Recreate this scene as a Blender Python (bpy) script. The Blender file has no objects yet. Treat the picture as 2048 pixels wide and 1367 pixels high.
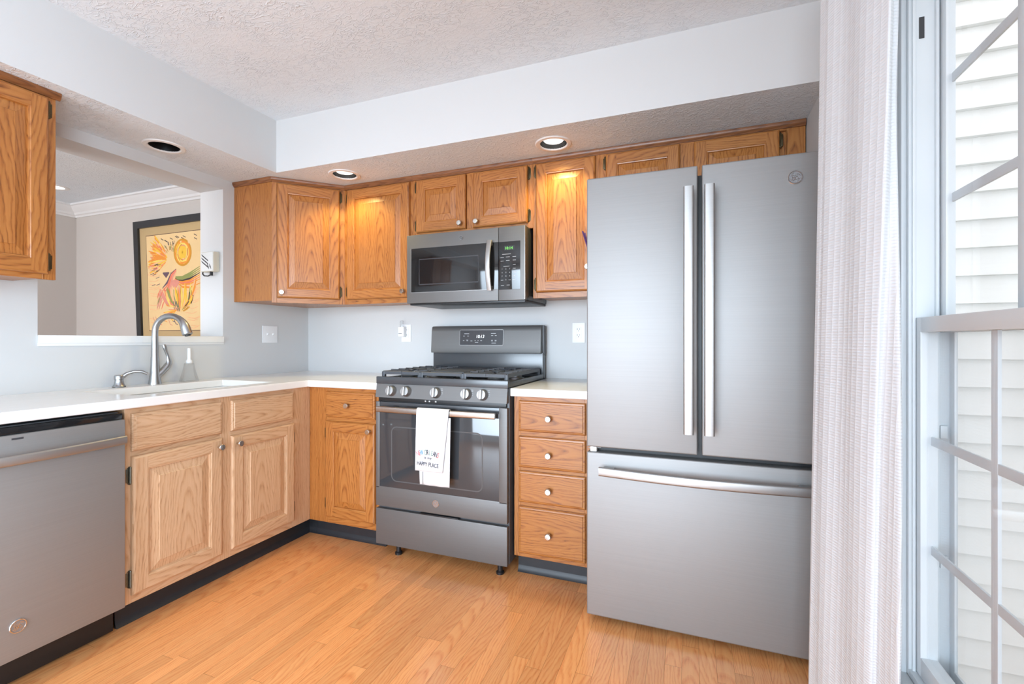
import bpy, bmesh, math, random
from mathutils import Vector, Matrix
random.seed(7)
PI = math.pi
S = bpy.context.scene
C = S.collection

# ------------------------------------------------------------------ camera, world, light, exposure
cam = bpy.data.cameras.new('camera')
cam.sensor_width = 36.0
cam.lens = 36.0 * 936.5 / 2048
cam.shift_y = -4.5 / 2048
cam.clip_start = 0.02
camo = bpy.data.objects.new('camera', cam)
C.objects.link(camo)
camo.location = (2.69, -2.742, 1.1484)
camo.rotation_euler = (PI / 2, 0, 0.3655)
S.camera = camo

S.view_settings.view_transform = 'Standard'
S.view_settings.look = 'None'
S.view_settings.exposure = 0.14
S.view_settings.gamma = 1.0
S.view_settings.use_curve_mapping = False
S.cycles.use_denoising = True
S.cycles.max_bounces = 10
S.cycles.diffuse_bounces = 6
S.cycles.glossy_bounces = 5
S.cycles.transparent_max_bounces = 12
S.cycles.caustics_reflective = False
S.cycles.caustics_refractive = False
S.cycles.sample_clamp_indirect = 6.0

world = bpy.data.worlds.new('overcast_sky')
S.world = world
world.use_nodes = True
bg = world.node_tree.nodes['Background']
bg.inputs['Color'].default_value = (0.985, 0.99, 1.0, 1)
bg.inputs['Strength'].default_value = 1.45


def area(name, loc, rot, sx, sy, watts, col):
    l = bpy.data.lights.new(name, 'AREA')
    l.shape = 'RECTANGLE'
    l.size, l.size_y = sx, sy
    l.energy = watts
    l.color = col
    o = bpy.data.objects.new(name, l)
    o.location = loc
    o.rotation_euler = rot
    C.objects.link(o)
    return o


# added area lamps brighten the room from unseen openings behind and beside the camera
l_ = area('rear_fill', (1.6, -5.2, 1.15), (math.radians(83), 0, 0), 2.6, 1.7, 48, (0.69, 0.845, 1.0))
l_.data.spread = math.radians(76)   # narrowed and tipped down to spare the soffit fronts
l_ = area('side_fill', (3.2, -3.75, 1.25), (0, math.radians(88), 0), 1.4, 1.4, 66, (0.67, 0.84, 1.0))
l_.data.spread = math.radians(125)
area('dining_fill', (-1.2, -5.2, 1.1), (math.radians(118), 0, 0.35), 2.0, 1.8, 200, (0.90, 0.94, 1.0))  # added lamp without an opening, brightens the dining room
# added fill lamp facing up, lifts the ceiling and soffit undersides
fl_ = area('ceiling_fill', (1.9, -3.1, 1.25), (PI, 0, 0), 0.5, 0.5, 15, (0.60, 0.81, 1.0))
fl_.data.spread = math.radians(150)


# ------------------------------------------------------------------ colour and node helpers
def lin(c):
    c = c / 255.0
    return c / 12.92 if c <= 0.04045 else ((c + 0.055) / 1.055) ** 2.4


def rgb(r, g, b):
    return (lin(r), lin(g), lin(b), 1.0)


def new_mat(name):
    m = bpy.data.materials.new(name)
    m.use_nodes = True
    nt = m.node_tree
    return m, nt, nt.nodes['Principled BSDF']


def plain(name, col, rough=0.5, metal=0.0, spec=0.5, noise=0.0, scale=40.0, bump=0.0, stretch=(1, 1, 1), coat=0.0, emit=None, es=0.0):
    m, nt, b = new_mat(name)
    b.inputs['Base Color'].default_value = col
    b.inputs['Roughness'].default_value = rough
    b.inputs['Metallic'].default_value = metal
    b.inputs['Specular IOR Level'].default_value = spec
    b.inputs['Coat Weight'].default_value = coat
    if emit:
        b.inputs['Emission Color'].default_value = emit
        b.inputs['Emission Strength'].default_value = es
    if noise or bump:
        tc = nt.nodes.new('ShaderNodeTexCoord')
        mp = nt.nodes.new('ShaderNodeMapping')
        mp.inputs['Scale'].default_value = stretch
        nz = nt.nodes.new('ShaderNodeTexNoise')
        nz.inputs['Scale'].default_value = scale
        nz.inputs['Detail'].default_value = 5
        nt.links.new(tc.outputs['Object'], mp.inputs['Vector'])
        nt.links.new(mp.outputs['Vector'], nz.inputs['Vector'])
        if noise:
            mx = nt.nodes.new('ShaderNodeMix')
            mx.data_type = 'RGBA'
            mx.inputs['A'].default_value = [max(0, c * (1 - noise)) for c in col[:3]] + [1]
            mx.inputs['B'].default_value = [min(1, c * (1 + noise)) for c in col[:3]] + [1]
            nt.links.new(nz.outputs['Fac'], mx.inputs['Factor'])
            nt.links.new(mx.outputs['Result'], b.inputs['Base Color'])
        if bump:
            bp = nt.nodes.new('ShaderNodeBump')
            bp.inputs['Strength'].default_value = bump
            bp.inputs['Distance'].default_value = 0.002
            nt.links.new(nz.outputs['Fac'], bp.inputs['Height'])
            nt.links.new(bp.outputs['Normal'], b.inputs['Normal'])
    return m


def N(nt, kind, **kw):
    n = nt.nodes.new(kind)
    for k, v in kw.items():
        setattr(n, k, v)
    return n


def mth(nt, op, a, b=None):
    n = nt.nodes.new('ShaderNodeMath')
    n.operation = op
    for i, v in enumerate((a, b)):
        if v is None:
            continue
        if isinstance(v, (int, float)):
            n.inputs[i].default_value = v
        else:
            nt.links.new(v, n.inputs[i])
    return n.outputs[0]


def oak(name, light, mid, dark, rough=0.38, coat=0.25, ring=112.0, con=0.6, per_plank=0.0, poredark=0.55):
    """flat-sawn oak: growth rings cut by a slowly tilting board plane give cathedrals, fine pores run along the grain"""
    m, nt, b = new_mat(name)
    L = nt.links
    at = N(nt, 'ShaderNodeAttribute', attribute_name='wood')
    # slow wander of the rings
    mp = N(nt, 'ShaderNodeMapping')
    mp.inputs['Scale'].default_value = (9, 9, 2.6)
    L.new(at.outputs['Vector'], mp.inputs['Vector'])
    nz = N(nt, 'ShaderNodeTexNoise')
    nz.inputs['Scale'].default_value = 1.0
    nz.inputs['Detail'].default_value = 4.5
    nz.inputs['Roughness'].default_value = 0.6
    L.new(mp.outputs['Vector'], nz.inputs['Vector'])
    ox = N(nt, 'ShaderNodeAttribute', attribute_name='board')     # x: ring centre across, y: ring depth, z: tint
    sp = N(nt, 'ShaderNodeSeparateXYZ')
    L.new(at.outputs['Vector'], sp.inputs[0])
    so = N(nt, 'ShaderNodeSeparateXYZ')
    L.new(ox.outputs['Vector'], so.inputs[0])
    wob = mth(nt, 'MULTIPLY', mth(nt, 'SUBTRACT', nz.outputs['Fac'], 0.5), 0.075)
    a = mth(nt, 'ADD', mth(nt, 'SUBTRACT', sp.outputs['X'], so.outputs['X']), wob)
    d = mth(nt, 'ADD', mth(nt, 'ADD', mth(nt, 'MULTIPLY', sp.outputs['Z'], 0.085), sp.outputs['Y']), so.outputs['Y'])
    r = mth(nt, 'SQRT', mth(nt, 'ADD', mth(nt, 'MULTIPLY', a, a), mth(nt, 'MULTIPLY', d, d)))
    saw = mth(nt, 'FRACT', mth(nt, 'MULTIPLY', r, ring))
    early = mth(nt, 'POWER', mth(nt, 'SUBTRACT', 1.0, mth(nt, 'ABSOLUTE', mth(nt, 'SUBTRACT', mth(nt, 'MULTIPLY', saw, 1.25), 1.0))), 3.2)
    # pores, short dark dashes mostly inside the early wood
    mp2 = N(nt, 'ShaderNodeMapping')
    mp2.inputs['Scale'].default_value = (620, 620, 17)
    L.new(at.outputs['Vector'], mp2.inputs['Vector'])
    nz2 = N(nt, 'ShaderNodeTexNoise')
    nz2.inputs['Scale'].default_value = 1.0
    nz2.inputs['Detail'].default_value = 2.0
    L.new(mp2.outputs['Vector'], nz2.inputs['Vector'])
    pr = N(nt, 'ShaderNodeMapRange')
    pr.inputs['From Min'].default_value = 0.54
    pr.inputs['From Max'].default_value = 0.70
    L.new(nz2.outputs['Fac'], pr.inputs['Value'])
    pore = mth(nt, 'MULTIPLY', pr.outputs[0], mth(nt, 'ADD', mth(nt, 'MULTIPLY', early, 0.75), 0.25))
    # streaks
    mp3 = N(nt, 'ShaderNodeMapping')
    mp3.inputs['Scale'].default_value = (70, 70, 1.6)
    L.new(at.outputs['Vector'], mp3.inputs['Vector'])
    nz3 = N(nt, 'ShaderNodeTexNoise')
    nz3.inputs['Scale'].default_value = 1.0
    nz3.inputs['Detail'].default_value = 4.0
    L.new(mp3.outputs['Vector'], nz3.inputs['Vector'])
    mp4 = N(nt, 'ShaderNodeMapping')
    mp4.inputs['Scale'].default_value = (150, 150, 13)
    L.new(at.outputs['Vector'], mp4.inputs['Vector'])
    nz4 = N(nt, 'ShaderNodeTexNoise')
    nz4.inputs['Scale'].default_value = 1.0
    nz4.inputs['Detail'].default_value = 3.0
    L.new(mp4.outputs['Vector'], nz4.inputs['Vector'])
    early = mth(nt, 'MULTIPLY', early, mth(nt, 'SUBTRACT', mth(nt, 'MULTIPLY', nz4.outputs['Fac'], 2.3), 0.3))
    rp = N(nt, 'ShaderNodeValToRGB')
    e = rp.color_ramp.elements
    e[0].position, e[0].color = 0.0, light
    e[1].position, e[1].color = 1.0, dark
    k = rp.color_ramp.elements.new(0.5)
    k.color = mid
    f = mth(nt, 'ADD', mth(nt, 'MULTIPLY', early, con), mth(nt, 'MULTIPLY', mth(nt, 'SUBTRACT', nz3.outputs['Fac'], 0.36), 0.75))
    L.new(f, rp.inputs['Fac'])
    mx = N(nt, 'ShaderNodeMix', data_type='RGBA', blend_type='MULTIPLY')
    mx.inputs['B'].default_value = (poredark, poredark * 0.86, poredark * 0.72, 1)
    L.new(mth(nt, 'MULTIPLY', pore, 0.8), mx.inputs['Factor'])
    L.new(rp.outputs['Color'], mx.inputs['A'])
    hs = N(nt, 'ShaderNodeHueSaturation')
    L.new(mth(nt, 'ADD', so.outputs['Z'], 1.0), hs.inputs['Value'])
    L.new(mx.outputs['Result'], hs.inputs['Color'])
    L.new(hs.outputs['Color'], b.inputs['Base Color'])
    b.inputs['Roughness'].default_value = rough
    b.inputs['Coat Weight'].default_value = coat
    b.inputs['Coat Roughness'].default_value = 0.22
    bp = N(nt, 'ShaderNodeBump')
    bp.inputs['Strength'].default_value = 0.12
    bp.inputs['Distance'].default_value = 0.0006
    bp.invert = True
    L.new(pore, bp.inputs['Height'])
    L.new(bp.outputs['Normal'], b.inputs['Normal'])
    return m


def textured_plaster(name, col):
    """stomped ceiling: wandering raised ridges over a fine sandy ground"""
    m, nt, b = new_mat(name)
    L = nt.links
    geo = N(nt, 'ShaderNodeNewGeometry')
    mp = N(nt, 'ShaderNodeMapping')
    mp.inputs['Rotation'].default_value = (0, 0, 0.45)
    mp.inputs['Scale'].default_value = (1.0, 2.0, 1.0)
    L.new(geo.outputs['Position'], mp.inputs['Vector'])
    n1 = N(nt, 'ShaderNodeTexNoise')
    n1.inputs['Scale'].default_value = 18
    n1.inputs['Detail'].default_value = 4
    n1.inputs['Distortion'].default_value = 1.3
    L.new(mp.outputs['Vector'], n1.inputs['Vector'])
    rid = mth(nt, 'ABSOLUTE', mth(nt, 'SUBTRACT', n1.outputs['Fac'], 0.5))
    r2 = N(nt, 'ShaderNodeMapRange')
    r2.inputs['From Min'].default_value = 0.0
    r2.inputs['From Max'].default_value = 0.05
    r2.inputs['To Min'].default_value = 1.0
    r2.inputs['To Max'].default_value = 0.0
    L.new(rid, r2.inputs['Value'])
    n2 = N(nt, 'ShaderNodeTexNoise')
    n2.inputs['Scale'].default_value = 75
    n2.inputs['Detail'].default_value = 4
    L.new(geo.outputs['Position'], n2.inputs['Vector'])
    n3 = N(nt, 'ShaderNodeTexNoise')
    n3.inputs['Scale'].default_value = 5
    L.new(geo.outputs['Position'], n3.inputs['Vector'])
    msk = N(nt, 'ShaderNodeMapRange')
    msk.inputs['From Min'].default_value = 0.38
    msk.inputs['From Max'].default_value = 0.62
    L.new(n3.outputs['Fac'], msk.inputs['Value'])
    h = mth(nt, 'ADD', mth(nt, 'MULTIPLY', r2.outputs[0], mth(nt, 'ADD', msk.outputs[0], 0.3)), mth(nt, 'MULTIPLY', n2.outputs['Fac'], 0.7))
    bp = N(nt, 'ShaderNodeBump')
    bp.inputs['Strength'].default_value = 0.55
    bp.inputs['Distance'].default_value = 0.0045
    L.new(h, bp.inputs['Height'])
    L.new(bp.outputs['Normal'], b.inputs['Normal'])
    b.inputs['Base Color'].default_value = col
    b.inputs['Roughness'].default_value = 0.75
    b.inputs['Specular IOR Level'].default_value = 0.3
    return m


def waffle_cloth(name, col, cu, cv):
    m, nt, b = new_mat(name)
    L = nt.links
    at = N(nt, 'ShaderNodeAttribute', attribute_name='wood')
    sp = N(nt, 'ShaderNodeSeparateXYZ')
    L.new(at.outputs['Vector'], sp.inputs[0])
    a = mth(nt, 'ABSOLUTE', mth(nt, 'SINE', mth(nt, 'MULTIPLY', sp.outputs['X'], PI / cu)))
    c = mth(nt, 'ABSOLUTE', mth(nt, 'SINE', mth(nt, 'MULTIPLY', sp.outputs['Z'], PI / cv)))
    h = mth(nt, 'MULTIPLY', mth(nt, 'POWER', a, 0.5), mth(nt, 'POWER', c, 0.7))
    bp = N(nt, 'ShaderNodeBump')
    bp.inputs['Strength'].default_value = 0.6
    bp.inputs['Distance'].default_value = 0.003
    bp.invert = True
    L.new(h, bp.inputs['Height'])
    L.new(bp.outputs['Normal'], b.inputs['Normal'])
    b.inputs['Base Color'].default_value = col
    b.inputs['Roughness'].default_value = 0.85
    b.inputs['Specular IOR Level'].default_value = 0.2
    tr = N(nt, 'ShaderNodeBsdfTranslucent')
    tr.inputs['Color'].default_value = col
    ms = N(nt, 'ShaderNodeMixShader')
    ms.inputs[0].default_value = 0.25
    L.new(b.outputs[0], ms.inputs[1])
    L.new(tr.outputs[0], ms.inputs[2])
    L.new(ms.outputs[0], nt.nodes['Material Output'].inputs['Surface'])
    return m


def clear_pane(name, tint, refl=0.5, base=1.0):
    """clear glass sheet: lets light straight through, reflects by angle"""
    m, nt, b = new_mat(name)
    L = nt.links
    tr = N(nt, 'ShaderNodeBsdfTransparent')
    tr.inputs['Color'].default_value = tint
    gl = N(nt, 'ShaderNodeBsdfGlossy')
    gl.inputs['Roughness'].default_value = 0.02
    fr = N(nt, 'ShaderNodeFresnel')
    fr.inputs['IOR'].default_value = 1.45
    ms = N(nt, 'ShaderNodeMixShader')
    L.new(mth(nt, 'MULTIPLY', fr.outputs[0], refl), ms.inputs[0])
    L.new(tr.outputs[0], ms.inputs[1])
    L.new(gl.outputs[0], ms.inputs[2])
    L.new(ms.outputs[0], nt.nodes['Material Output'].inputs['Surface'])
    return m


def screen_cloth(name):
    m, nt, b = new_mat(name)
    L = nt.links
    tr = N(nt, 'ShaderNodeBsdfTransparent')
    ms = N(nt, 'ShaderNodeMixShader')
    ms.inputs[0].default_value = 0.13
    b.inputs['Base Color'].default_value = rgb(205, 208, 212)
    L.new(tr.outputs[0], ms.inputs[1])
    L.new(b.outputs[0], ms.inputs[2])
    L.new(ms.outputs[0], nt.nodes['Material Output'].inputs['Surface'])
    return m


def brushed(name, col, rough, metal=1.0, axis=(1, 1, 1), amt=0.06):
    m, nt, b = new_mat(name)
    L = nt.links
    tc = N(nt, 'ShaderNodeTexCoord')
    mp = N(nt, 'ShaderNodeMapping')
    mp.inputs['Scale'].default_value = axis
    nz = N(nt, 'ShaderNodeTexNoise')
    nz.inputs['Scale'].default_value = 1.0
    nz.inputs['Detail'].default_value = 4
    L.new(tc.outputs['Object'], mp.inputs['Vector'])
    L.new(mp.outputs['Vector'], nz.inputs['Vector'])
    mx = N(nt, 'ShaderNodeMix', data_type='RGBA')
    mx.inputs['A'].default_value = [c * (1 - amt) for c in col[:3]] + [1]
    mx.inputs['B'].default_value = [min(1, c * (1 + amt)) for c in col[:3]] + [1]
    L.new(nz.outputs['Fac'], mx.inputs['Factor'])
    L.new(mx.outputs['Result'], b.inputs['Base Color'])
    b.inputs['Roughness'].default_value = rough
    b.inputs['Metallic'].default_value = metal
    return m


OAK_U = oak('oak_honey', rgb(178, 117, 58), rgb(157, 95, 42), rgb(92, 50, 20))
OAK_D = oak('oak_dark_moulding', rgb(140, 88, 48), rgb(118, 70, 36), rgb(78, 44, 20))
OAK_B = oak('oak_worn_lit', rgb(212, 177, 142), rgb(199, 159, 121), rgb(150, 110, 78), rough=0.42, coat=0.2, con=0.52)  # worn finish, with window light put into the paler colour
OAK_F = oak('oak_floor', rgb(243, 174, 112), rgb(230, 147, 87), rgb(178, 98, 49), rough=0.28, coat=0.6, ring=120, poredark=0.7, con=0.42)
WALL = plain('wall_paint_grey', rgb(207, 208, 208), 0.6, spec=0.3, noise=0.015, scale=3)
WALLW = plain('wall_paint_warm', rgb(205, 199, 193), 0.65, spec=0.3, noise=0.015, scale=3)
CEIL = textured_plaster('stomped_plaster', rgb(228, 236, 242))
TRIMW = plain('white_trim_paint', rgb(232, 232, 231), 0.35)
VINYL = plain('white_vinyl', rgb(204, 209, 212), 0.35)
QUARTZ = plain('white_quartz', rgb(236, 236, 234), 0.18, noise=0.04, scale=14)
SINKW = plain('white_sink', rgb(240, 240, 238), 0.25)
SLATE = brushed('slate_steel', rgb(153, 152, 151), 0.52, 0.6, (2, 2, 260))
SLATED = brushed('dark_slate_steel', rgb(114, 113, 112), 0.5, 0.6, (2, 2, 240))
STEEL = brushed('satin_steel', rgb(180, 179, 178), 0.44, 1.0, (4, 4, 200))
NICKEL = brushed('brushed_nickel', rgb(178, 180, 182), 0.33, 1.0, (30, 30, 200), 0.04)
KNOBM = plain('satin_nickel_knob', rgb(214, 208, 200), 0.22, 1.0)
CHROME = plain('chrome', rgb(225, 225, 226), 0.1, 1.0)
BRASS = plain('aged_brass', rgb(92, 80, 58), 0.4, 0.9, noise=0.25, scale=90)
PEWT = plain('aged_pewter', rgb(120, 122, 112), 0.35, 0.9, noise=0.25, scale=90)
BLACKG = plain('black_glass', rgb(30, 31, 33), 0.06, spec=0.6)
OVENG = plain('oven_glass', rgb(60, 62, 65), 0.04, spec=0.7)
OVENIN = plain('oven_window_border', rgb(86, 88, 90), 0.15, spec=0.6)
BLACK = plain('black_plastic', rgb(28, 28, 30), 0.4)
BLACKV = plain('black_vinyl_base', rgb(36, 38, 42), 0.45, noise=0.2, scale=30)
IRON = plain('cast_iron', rgb(72, 76, 82), 0.42, noise=0.15, scale=200, bump=0.2)
ENAMEL = plain('dark_enamel', rgb(66, 69, 73), 0.22, spec=0.6)
DGREY = plain('dark_grey_panel', rgb(64, 65, 69), 0.22)
BODYG = plain('appliance_side_grey', rgb(84, 85, 88), 0.45)
PRINT = plain('pale_print', rgb(190, 192, 194), 0.5)
GREENL = plain('green_display', rgb(20, 60, 20), 0.4, emit=(0.25, 1.0, 0.12, 1), es=1.3)
WHITEL = plain('white_display', rgb(220, 222, 224), 0.4, emit=(0.9, 0.95, 1, 1), es=1.2)
PLATE = plain('white_plate', rgb(238, 239, 240), 0.3)
SLOT = plain('dark_slot', rgb(50, 50, 52), 0.6)
COTTON = plain('white_cotton', rgb(226, 228, 230), 0.9, spec=0.2, bump=0.3, scale=900)
WAFFLE = waffle_cloth('white_waffle_cloth', rgb(236, 240, 244), 0.0235, 0.0075)
SIDING = plain('white_siding', rgb(248, 248, 247), 0.6, noise=0.03, scale=3, bump=0.25, stretch=(0.5, 0.5, 45))
GLASS = clear_pane('window_glass', (0.985, 0.99, 0.995, 1), 0.12)
SCREEN = screen_cloth('insect_screen')
PLASTIC = clear_pane('clear_plastic', (0.95, 0.957, 0.963, 1), 0.35)
BULB = plain('lit_bulb', rgb(250, 248, 240), 0.5, emit=(1.0, 0.97, 0.92, 1), es=1.5)
BAFFLE = plain('black_baffle', rgb(22, 22, 23), 0.35)
NAVY = plain('black_frame', rgb(44, 46, 50), 0.35)
MATB = plain('tan_mat_board', rgb(196, 168, 122), 0.8, noise=0.04, scale=5)
MATL = plain('dark_mat_line', rgb(84, 52, 50), 0.7)
PAPER = plain('cream_paper', rgb(240, 206, 150), 0.8, noise=0.06, scale=12)
BEIGE = plain('beige_box', rgb(206, 202, 186), 0.5)
WHITEP = plain('white_box_face', rgb(222, 224, 222), 0.45)
PURPLE = plain('purple_pen', rgb(84, 52, 110), 0.35)
MAUVE = plain('mauve_pen', rgb(150, 110, 150), 0.35)
INK = plain('navy_ink', rgb(52, 62, 80), 0.9)
INKR = plain('red_ink', rgb(214, 92, 96), 0.9)
INKB = plain('blue_ink', rgb(60, 160, 205), 0.9)
INKG = plain('sage_ink', rgb(130, 160, 150), 0.9)
INKP = plain('pink_ink', rgb(224, 150, 160), 0.9)
BRONZE = brushed('warm_steel', rgb(190, 182, 176), 0.27, 1.0, (4, 4, 200))


# ------------------------------------------------------------------ mesh helpers
class MB:
    """collects shapes and links them as ONE mesh object"""

    def __init__(self):
        self.bm = bmesh.new()
        self.w = self.bm.verts.layers.float_vector.new('wood')
        self.b = self.bm.verts.layers.float_vector.new('board')
        self.mats = []

    def mi(self, m):
        if m not in self.mats:
            self.mats.append(m)
        return self.mats.index(m)

    def quad(self, pts, m, wood=None, board=(0, 0, 0), smooth=False):
        vs = []
        for i, p in enumerate(pts):
            v = self.bm.verts.new(p)
            if wood is not None:
                v[self.w] = wood[i]
                v[self.b] = board
            vs.append(v)
        f = self.bm.faces.new(vs)
        f.material_index = self.mi(m)
        f.smooth = smooth
        return f

    def mesh(self, verts, faces, m, smooth=False, wood=None, board=(0, 0, 0)):
        vs = []
        for i, p in enumerate(verts):
            v = self.bm.verts.new(p)
            if wood is not None:
                v[self.w] = wood[i]
                v[self.b] = board
            vs.append(v)
        k = self.mi(m)
        out = []
        for f in faces:
            try:
                fc = self.bm.faces.new([vs[i] for i in f])
                fc.material_index = k
                fc.smooth = smooth
                out.append(fc)
            except ValueError:
                pass
        return vs, out

    def box(self, x0, x1, y0, y1, z0, z1, m, bev=0.0, grain=None, seg=2):
        """grain: 0/1/2 = axis the wood grain runs along"""
        x0, x1 = min(x0, x1), max(x0, x1)
        y0, y1 = min(y0, y1), max(y0, y1)
        z0, z1 = min(z0, z1), max(z0, z1)
        vs = [(x, y, z) for z in (z0, z1) for y in (y0, y1) for x in (x0, x1)]
        fs = [(0, 2, 3, 1), (4, 5, 7, 6), (0, 1, 5, 4), (2, 6, 7, 3), (0, 4, 6, 2), (1, 3, 7, 5)]
        wood, board = None, (0, 0, 0)
        if grain is not None:
            wood, board = self.grain(vs, grain)
        vv, ff = self.mesh(vs, fs, m, False, wood, board)
        if bev > 0:
            ed = list({e for f in ff for e in f.edges})
            bmesh.ops.bevel(self.bm, geom=ed, offset=bev, segments=seg, profile=0.6, affect='EDGES', material=-1)
        return self

    def grain(self, vs, g, tint=0.035):
        ox, oz = random.uniform(-5, 5), random.uniform(0, 3)
        o = [i for i in range(3) if i != g]
        # across = larger of the two other axes
        ext = [max(v[i] for v in vs) - min(v[i] for v in vs) for i in range(3)]
        a, b = (o[0], o[1]) if ext[o[0]] >= ext[o[1]] else (o[1], o[0])
        ca = sum(v[a] for v in vs) / len(vs)
        cb = sum(v[b] for v in vs) / len(vs)
        cg = sum(v[g] for v in vs) / len(vs)
        off = random.choice((-1, 1)) * random.uniform(0.0, 0.9) * max(ext[a], 0.02)
        wood = [(v[a] - ca + ox, v[b] - cb, v[g] - cg) for v in vs]
        board = (ox + off, random.uniform(0.02, 0.06), random.uniform(-tint, tint))
        return wood, board

    def prism(self, poly, axis, a0, a1, m, smooth=False, grain=None):
        """poly: 2-D points in the two other axes (in axis order), extruded along axis"""
        def P(p, a):
            q = list(p)
            q.insert(axis, a)
            return tuple(q)
        n = len(poly)
        vs = [P(p, a0) for p in poly] + [P(p, a1) for p in poly]
        fs = [tuple(range(n)), tuple(range(2 * n - 1, n - 1, -1))] + [(i, i + n, (i + 1) % n + n, (i + 1) % n) for i in range(n)]
        wood, board = (None, (0, 0, 0)) if grain is None else self.grain(vs, grain)
        self.mesh(vs, fs, m, smooth, wood, board)
        return self

    def lathe(self, prof, m, M=None, seg=24, smooth=True, caps=True):
        """prof: [(r, h)], turned about local z, placed by matrix M"""
        M = M or Matrix()
        vs, fs = [], []
        for r, h in prof:
            for i in range(seg):
                t = 2 * PI * i / seg
                vs.append(M @ Vector((r * math.cos(t), r * math.sin(t), h)))
        for j in range(len(prof) - 1):
            for i in range(seg):
                k = (i + 1) % seg
                fs.append((j * seg + i, j * seg + k, (j + 1) * seg + k, (j + 1) * seg + i))
        if caps and prof[0][0] > 1e-6:
            fs.append(tuple(range(seg - 1, -1, -1)))
        if caps and prof[-1][0] > 1e-6:
            b = (len(prof) - 1) * seg
            fs.append(tuple(range(b, b + seg)))
        self.mesh(vs, fs, m, smooth)
        return self

    def tube(self, pts, rad, m, seg=12, caps=True, flat=1.0, up=None):
        """swept tube; rad number or list; flat squashes the section along the up direction"""
        pts = [Vector(p) for p in pts]
        n = len(pts)
        rad = rad if isinstance(rad, (list, tuple)) else [rad] * n
        vs, fs = [], []
        ref = Vector(up) if up else Vector((0, 0, 1))
        prev = None
        for i, p in enumerate(pts):
            t = (pts[min(i + 1, n - 1)] - pts[max(i - 1, 0)]).normalized()
            if prev is None:
                r0 = ref if abs(t.dot(ref)) < 0.95 else Vector((1, 0, 0))
                x = (r0 - t * r0.dot(t)).normalized()
            else:
                x = (prev - t * prev.dot(t)).normalized()
            prev = x
            y = t.cross(x)
            for k in range(seg):
                a = 2 * PI * k / seg
                vs.append(p + x * (math.cos(a) * rad[i] * flat) + y * (math.sin(a) * rad[i]))
        for i in range(n - 1):
            for k in range(seg):
                q = (k + 1) % seg
                fs.append((i * seg + k, i * seg + q, (i + 1) * seg + q, (i + 1) * seg + k))
        if caps:
            fs.append(tuple(range(seg - 1, -1, -1)))
            fs.append(tuple(range((n - 1) * seg, n * seg)))
        self.mesh(vs, fs, m, True)
        return self

    def sweep_rect(self, pts, w, t, m, side, bev=0.003):
        """rounded-rectangle bar along pts; w measured along 'side', t across"""
        pts = [Vector(p) for p in pts]
        side = Vector(side).normalized()
        n = len(pts)
        sec = []
        b = min(bev, w / 2.01, t / 2.01)
        for sx, sy, a0 in ((1, 1, 0), (-1, 1, PI / 2), (-1, -1, PI), (1, -1, 1.5 * PI)):
            for k in range(4):
                a = a0 + k / 3 * PI / 2
                sec.append((sx * (w / 2 - b) + b * math.cos(a), sy * (t / 2 - b) + b * math.sin(a)))
        s = len(sec)
        vs, fs = [], []
        for i, p in enumerate(pts):
            tg = (pts[min(i + 1, n - 1)] - pts[max(i - 1, 0)]).normalized()
            nn = tg.cross(side).normalized()
            for a, c in sec:
                vs.append(p + side * a + nn * c)
        for i in range(n - 1):
            for k in range(s):
                q = (k + 1) % s
                fs.append((i * s + k, i * s + q, (i + 1) * s + q, (i + 1) * s + k))
        fs.append(tuple(range(s - 1, -1, -1)))
        fs.append(tuple(range((n - 1) * s, n * s)))
        self.mesh(vs, fs, m, True)
        return self

    def ribbon(self, pts, w0, m, P, n):
        """flat stroke on a surface: pts 2-D, w0 widths, P maps (u, v, n) to space"""
        k = len(pts)
        vs = []
        for i, (u, v) in enumerate(pts):
            a, b = pts[max(i - 1, 0)], pts[min(i + 1, k - 1)]
            d = Vector((b[0] - a[0], b[1] - a[1]))
            d = d.normalized() if d.length > 0 else Vector((1, 0))
            w = (w0[i] if isinstance(w0, (list, tuple)) else w0) / 2
            vs += [P(u - d.y * w, v + d.x * w, n), P(u + d.y * w, v - d.x * w, n)]
        fs = [(2 * i, 2 * i + 1, 2 * i + 3, 2 * i + 2) for i in range(k - 1)]
        self.mesh(vs, fs, m)
        return self

    def text(self, s, size, m, P, n, u=0, v=0, rot=0.0, sx=1.0, shear=0.0, center=True):
        vs, fs = glyphs(s)
        if not vs:
            return self
        wmin, wmax = min(p[0] for p in vs), max(p[0] for p in vs)
        cx = (wmin + wmax) / 2 if center else 0
        cr, sr = math.cos(rot), math.sin(rot)
        out = []
        for x, y in vs:
            a, b = (x - cx) * size * sx + shear * y * size, y * size
            out.append(P(u + a * cr - b * sr, v + a * sr + b * cr, n))
        self.mesh(out, fs, m)
        return self

    def build(self, name, parent=None, loc=None, auto=35, fix=True):
        if fix:
            bmesh.ops.recalc_face_normals(self.bm, faces=self.bm.faces)
        me = bpy.data.meshes.new(name)
        self.bm.to_mesh(me)
        self.bm.free()
        for m in self.mats:
            me.materials.append(m)
        if auto:
            me.polygons.foreach_set('use_smooth', [True] * len(me.polygons))
            me.set_sharp_from_angle(angle=math.radians(auto))
        o = bpy.data.objects.new(name, me)
        C.objects.link(o)
        if parent is not None:
            o.parent = parent
        if loc is not None:
            o.location = loc
        return o


_gl = {}


def glyphs(s):
    if s not in _gl:
        cu = bpy.data.curves.new('lettering', 'FONT')
        cu.body = s
        cu.size = 1.0
        cu.resolution_u = 3
        ob = bpy.data.objects.new('lettering', cu)
        C.objects.link(ob)
        bpy.context.view_layer.update()
        me = ob.evaluated_get(bpy.context.evaluated_depsgraph_get()).to_mesh()
        _gl[s] = ([(v.co.x, v.co.y) for v in me.vertices], [tuple(p.vertices) for p in me.polygons])
        bpy.data.objects.remove(ob)
        bpy.data.curves.remove(cu)
    return _gl[s]


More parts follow.
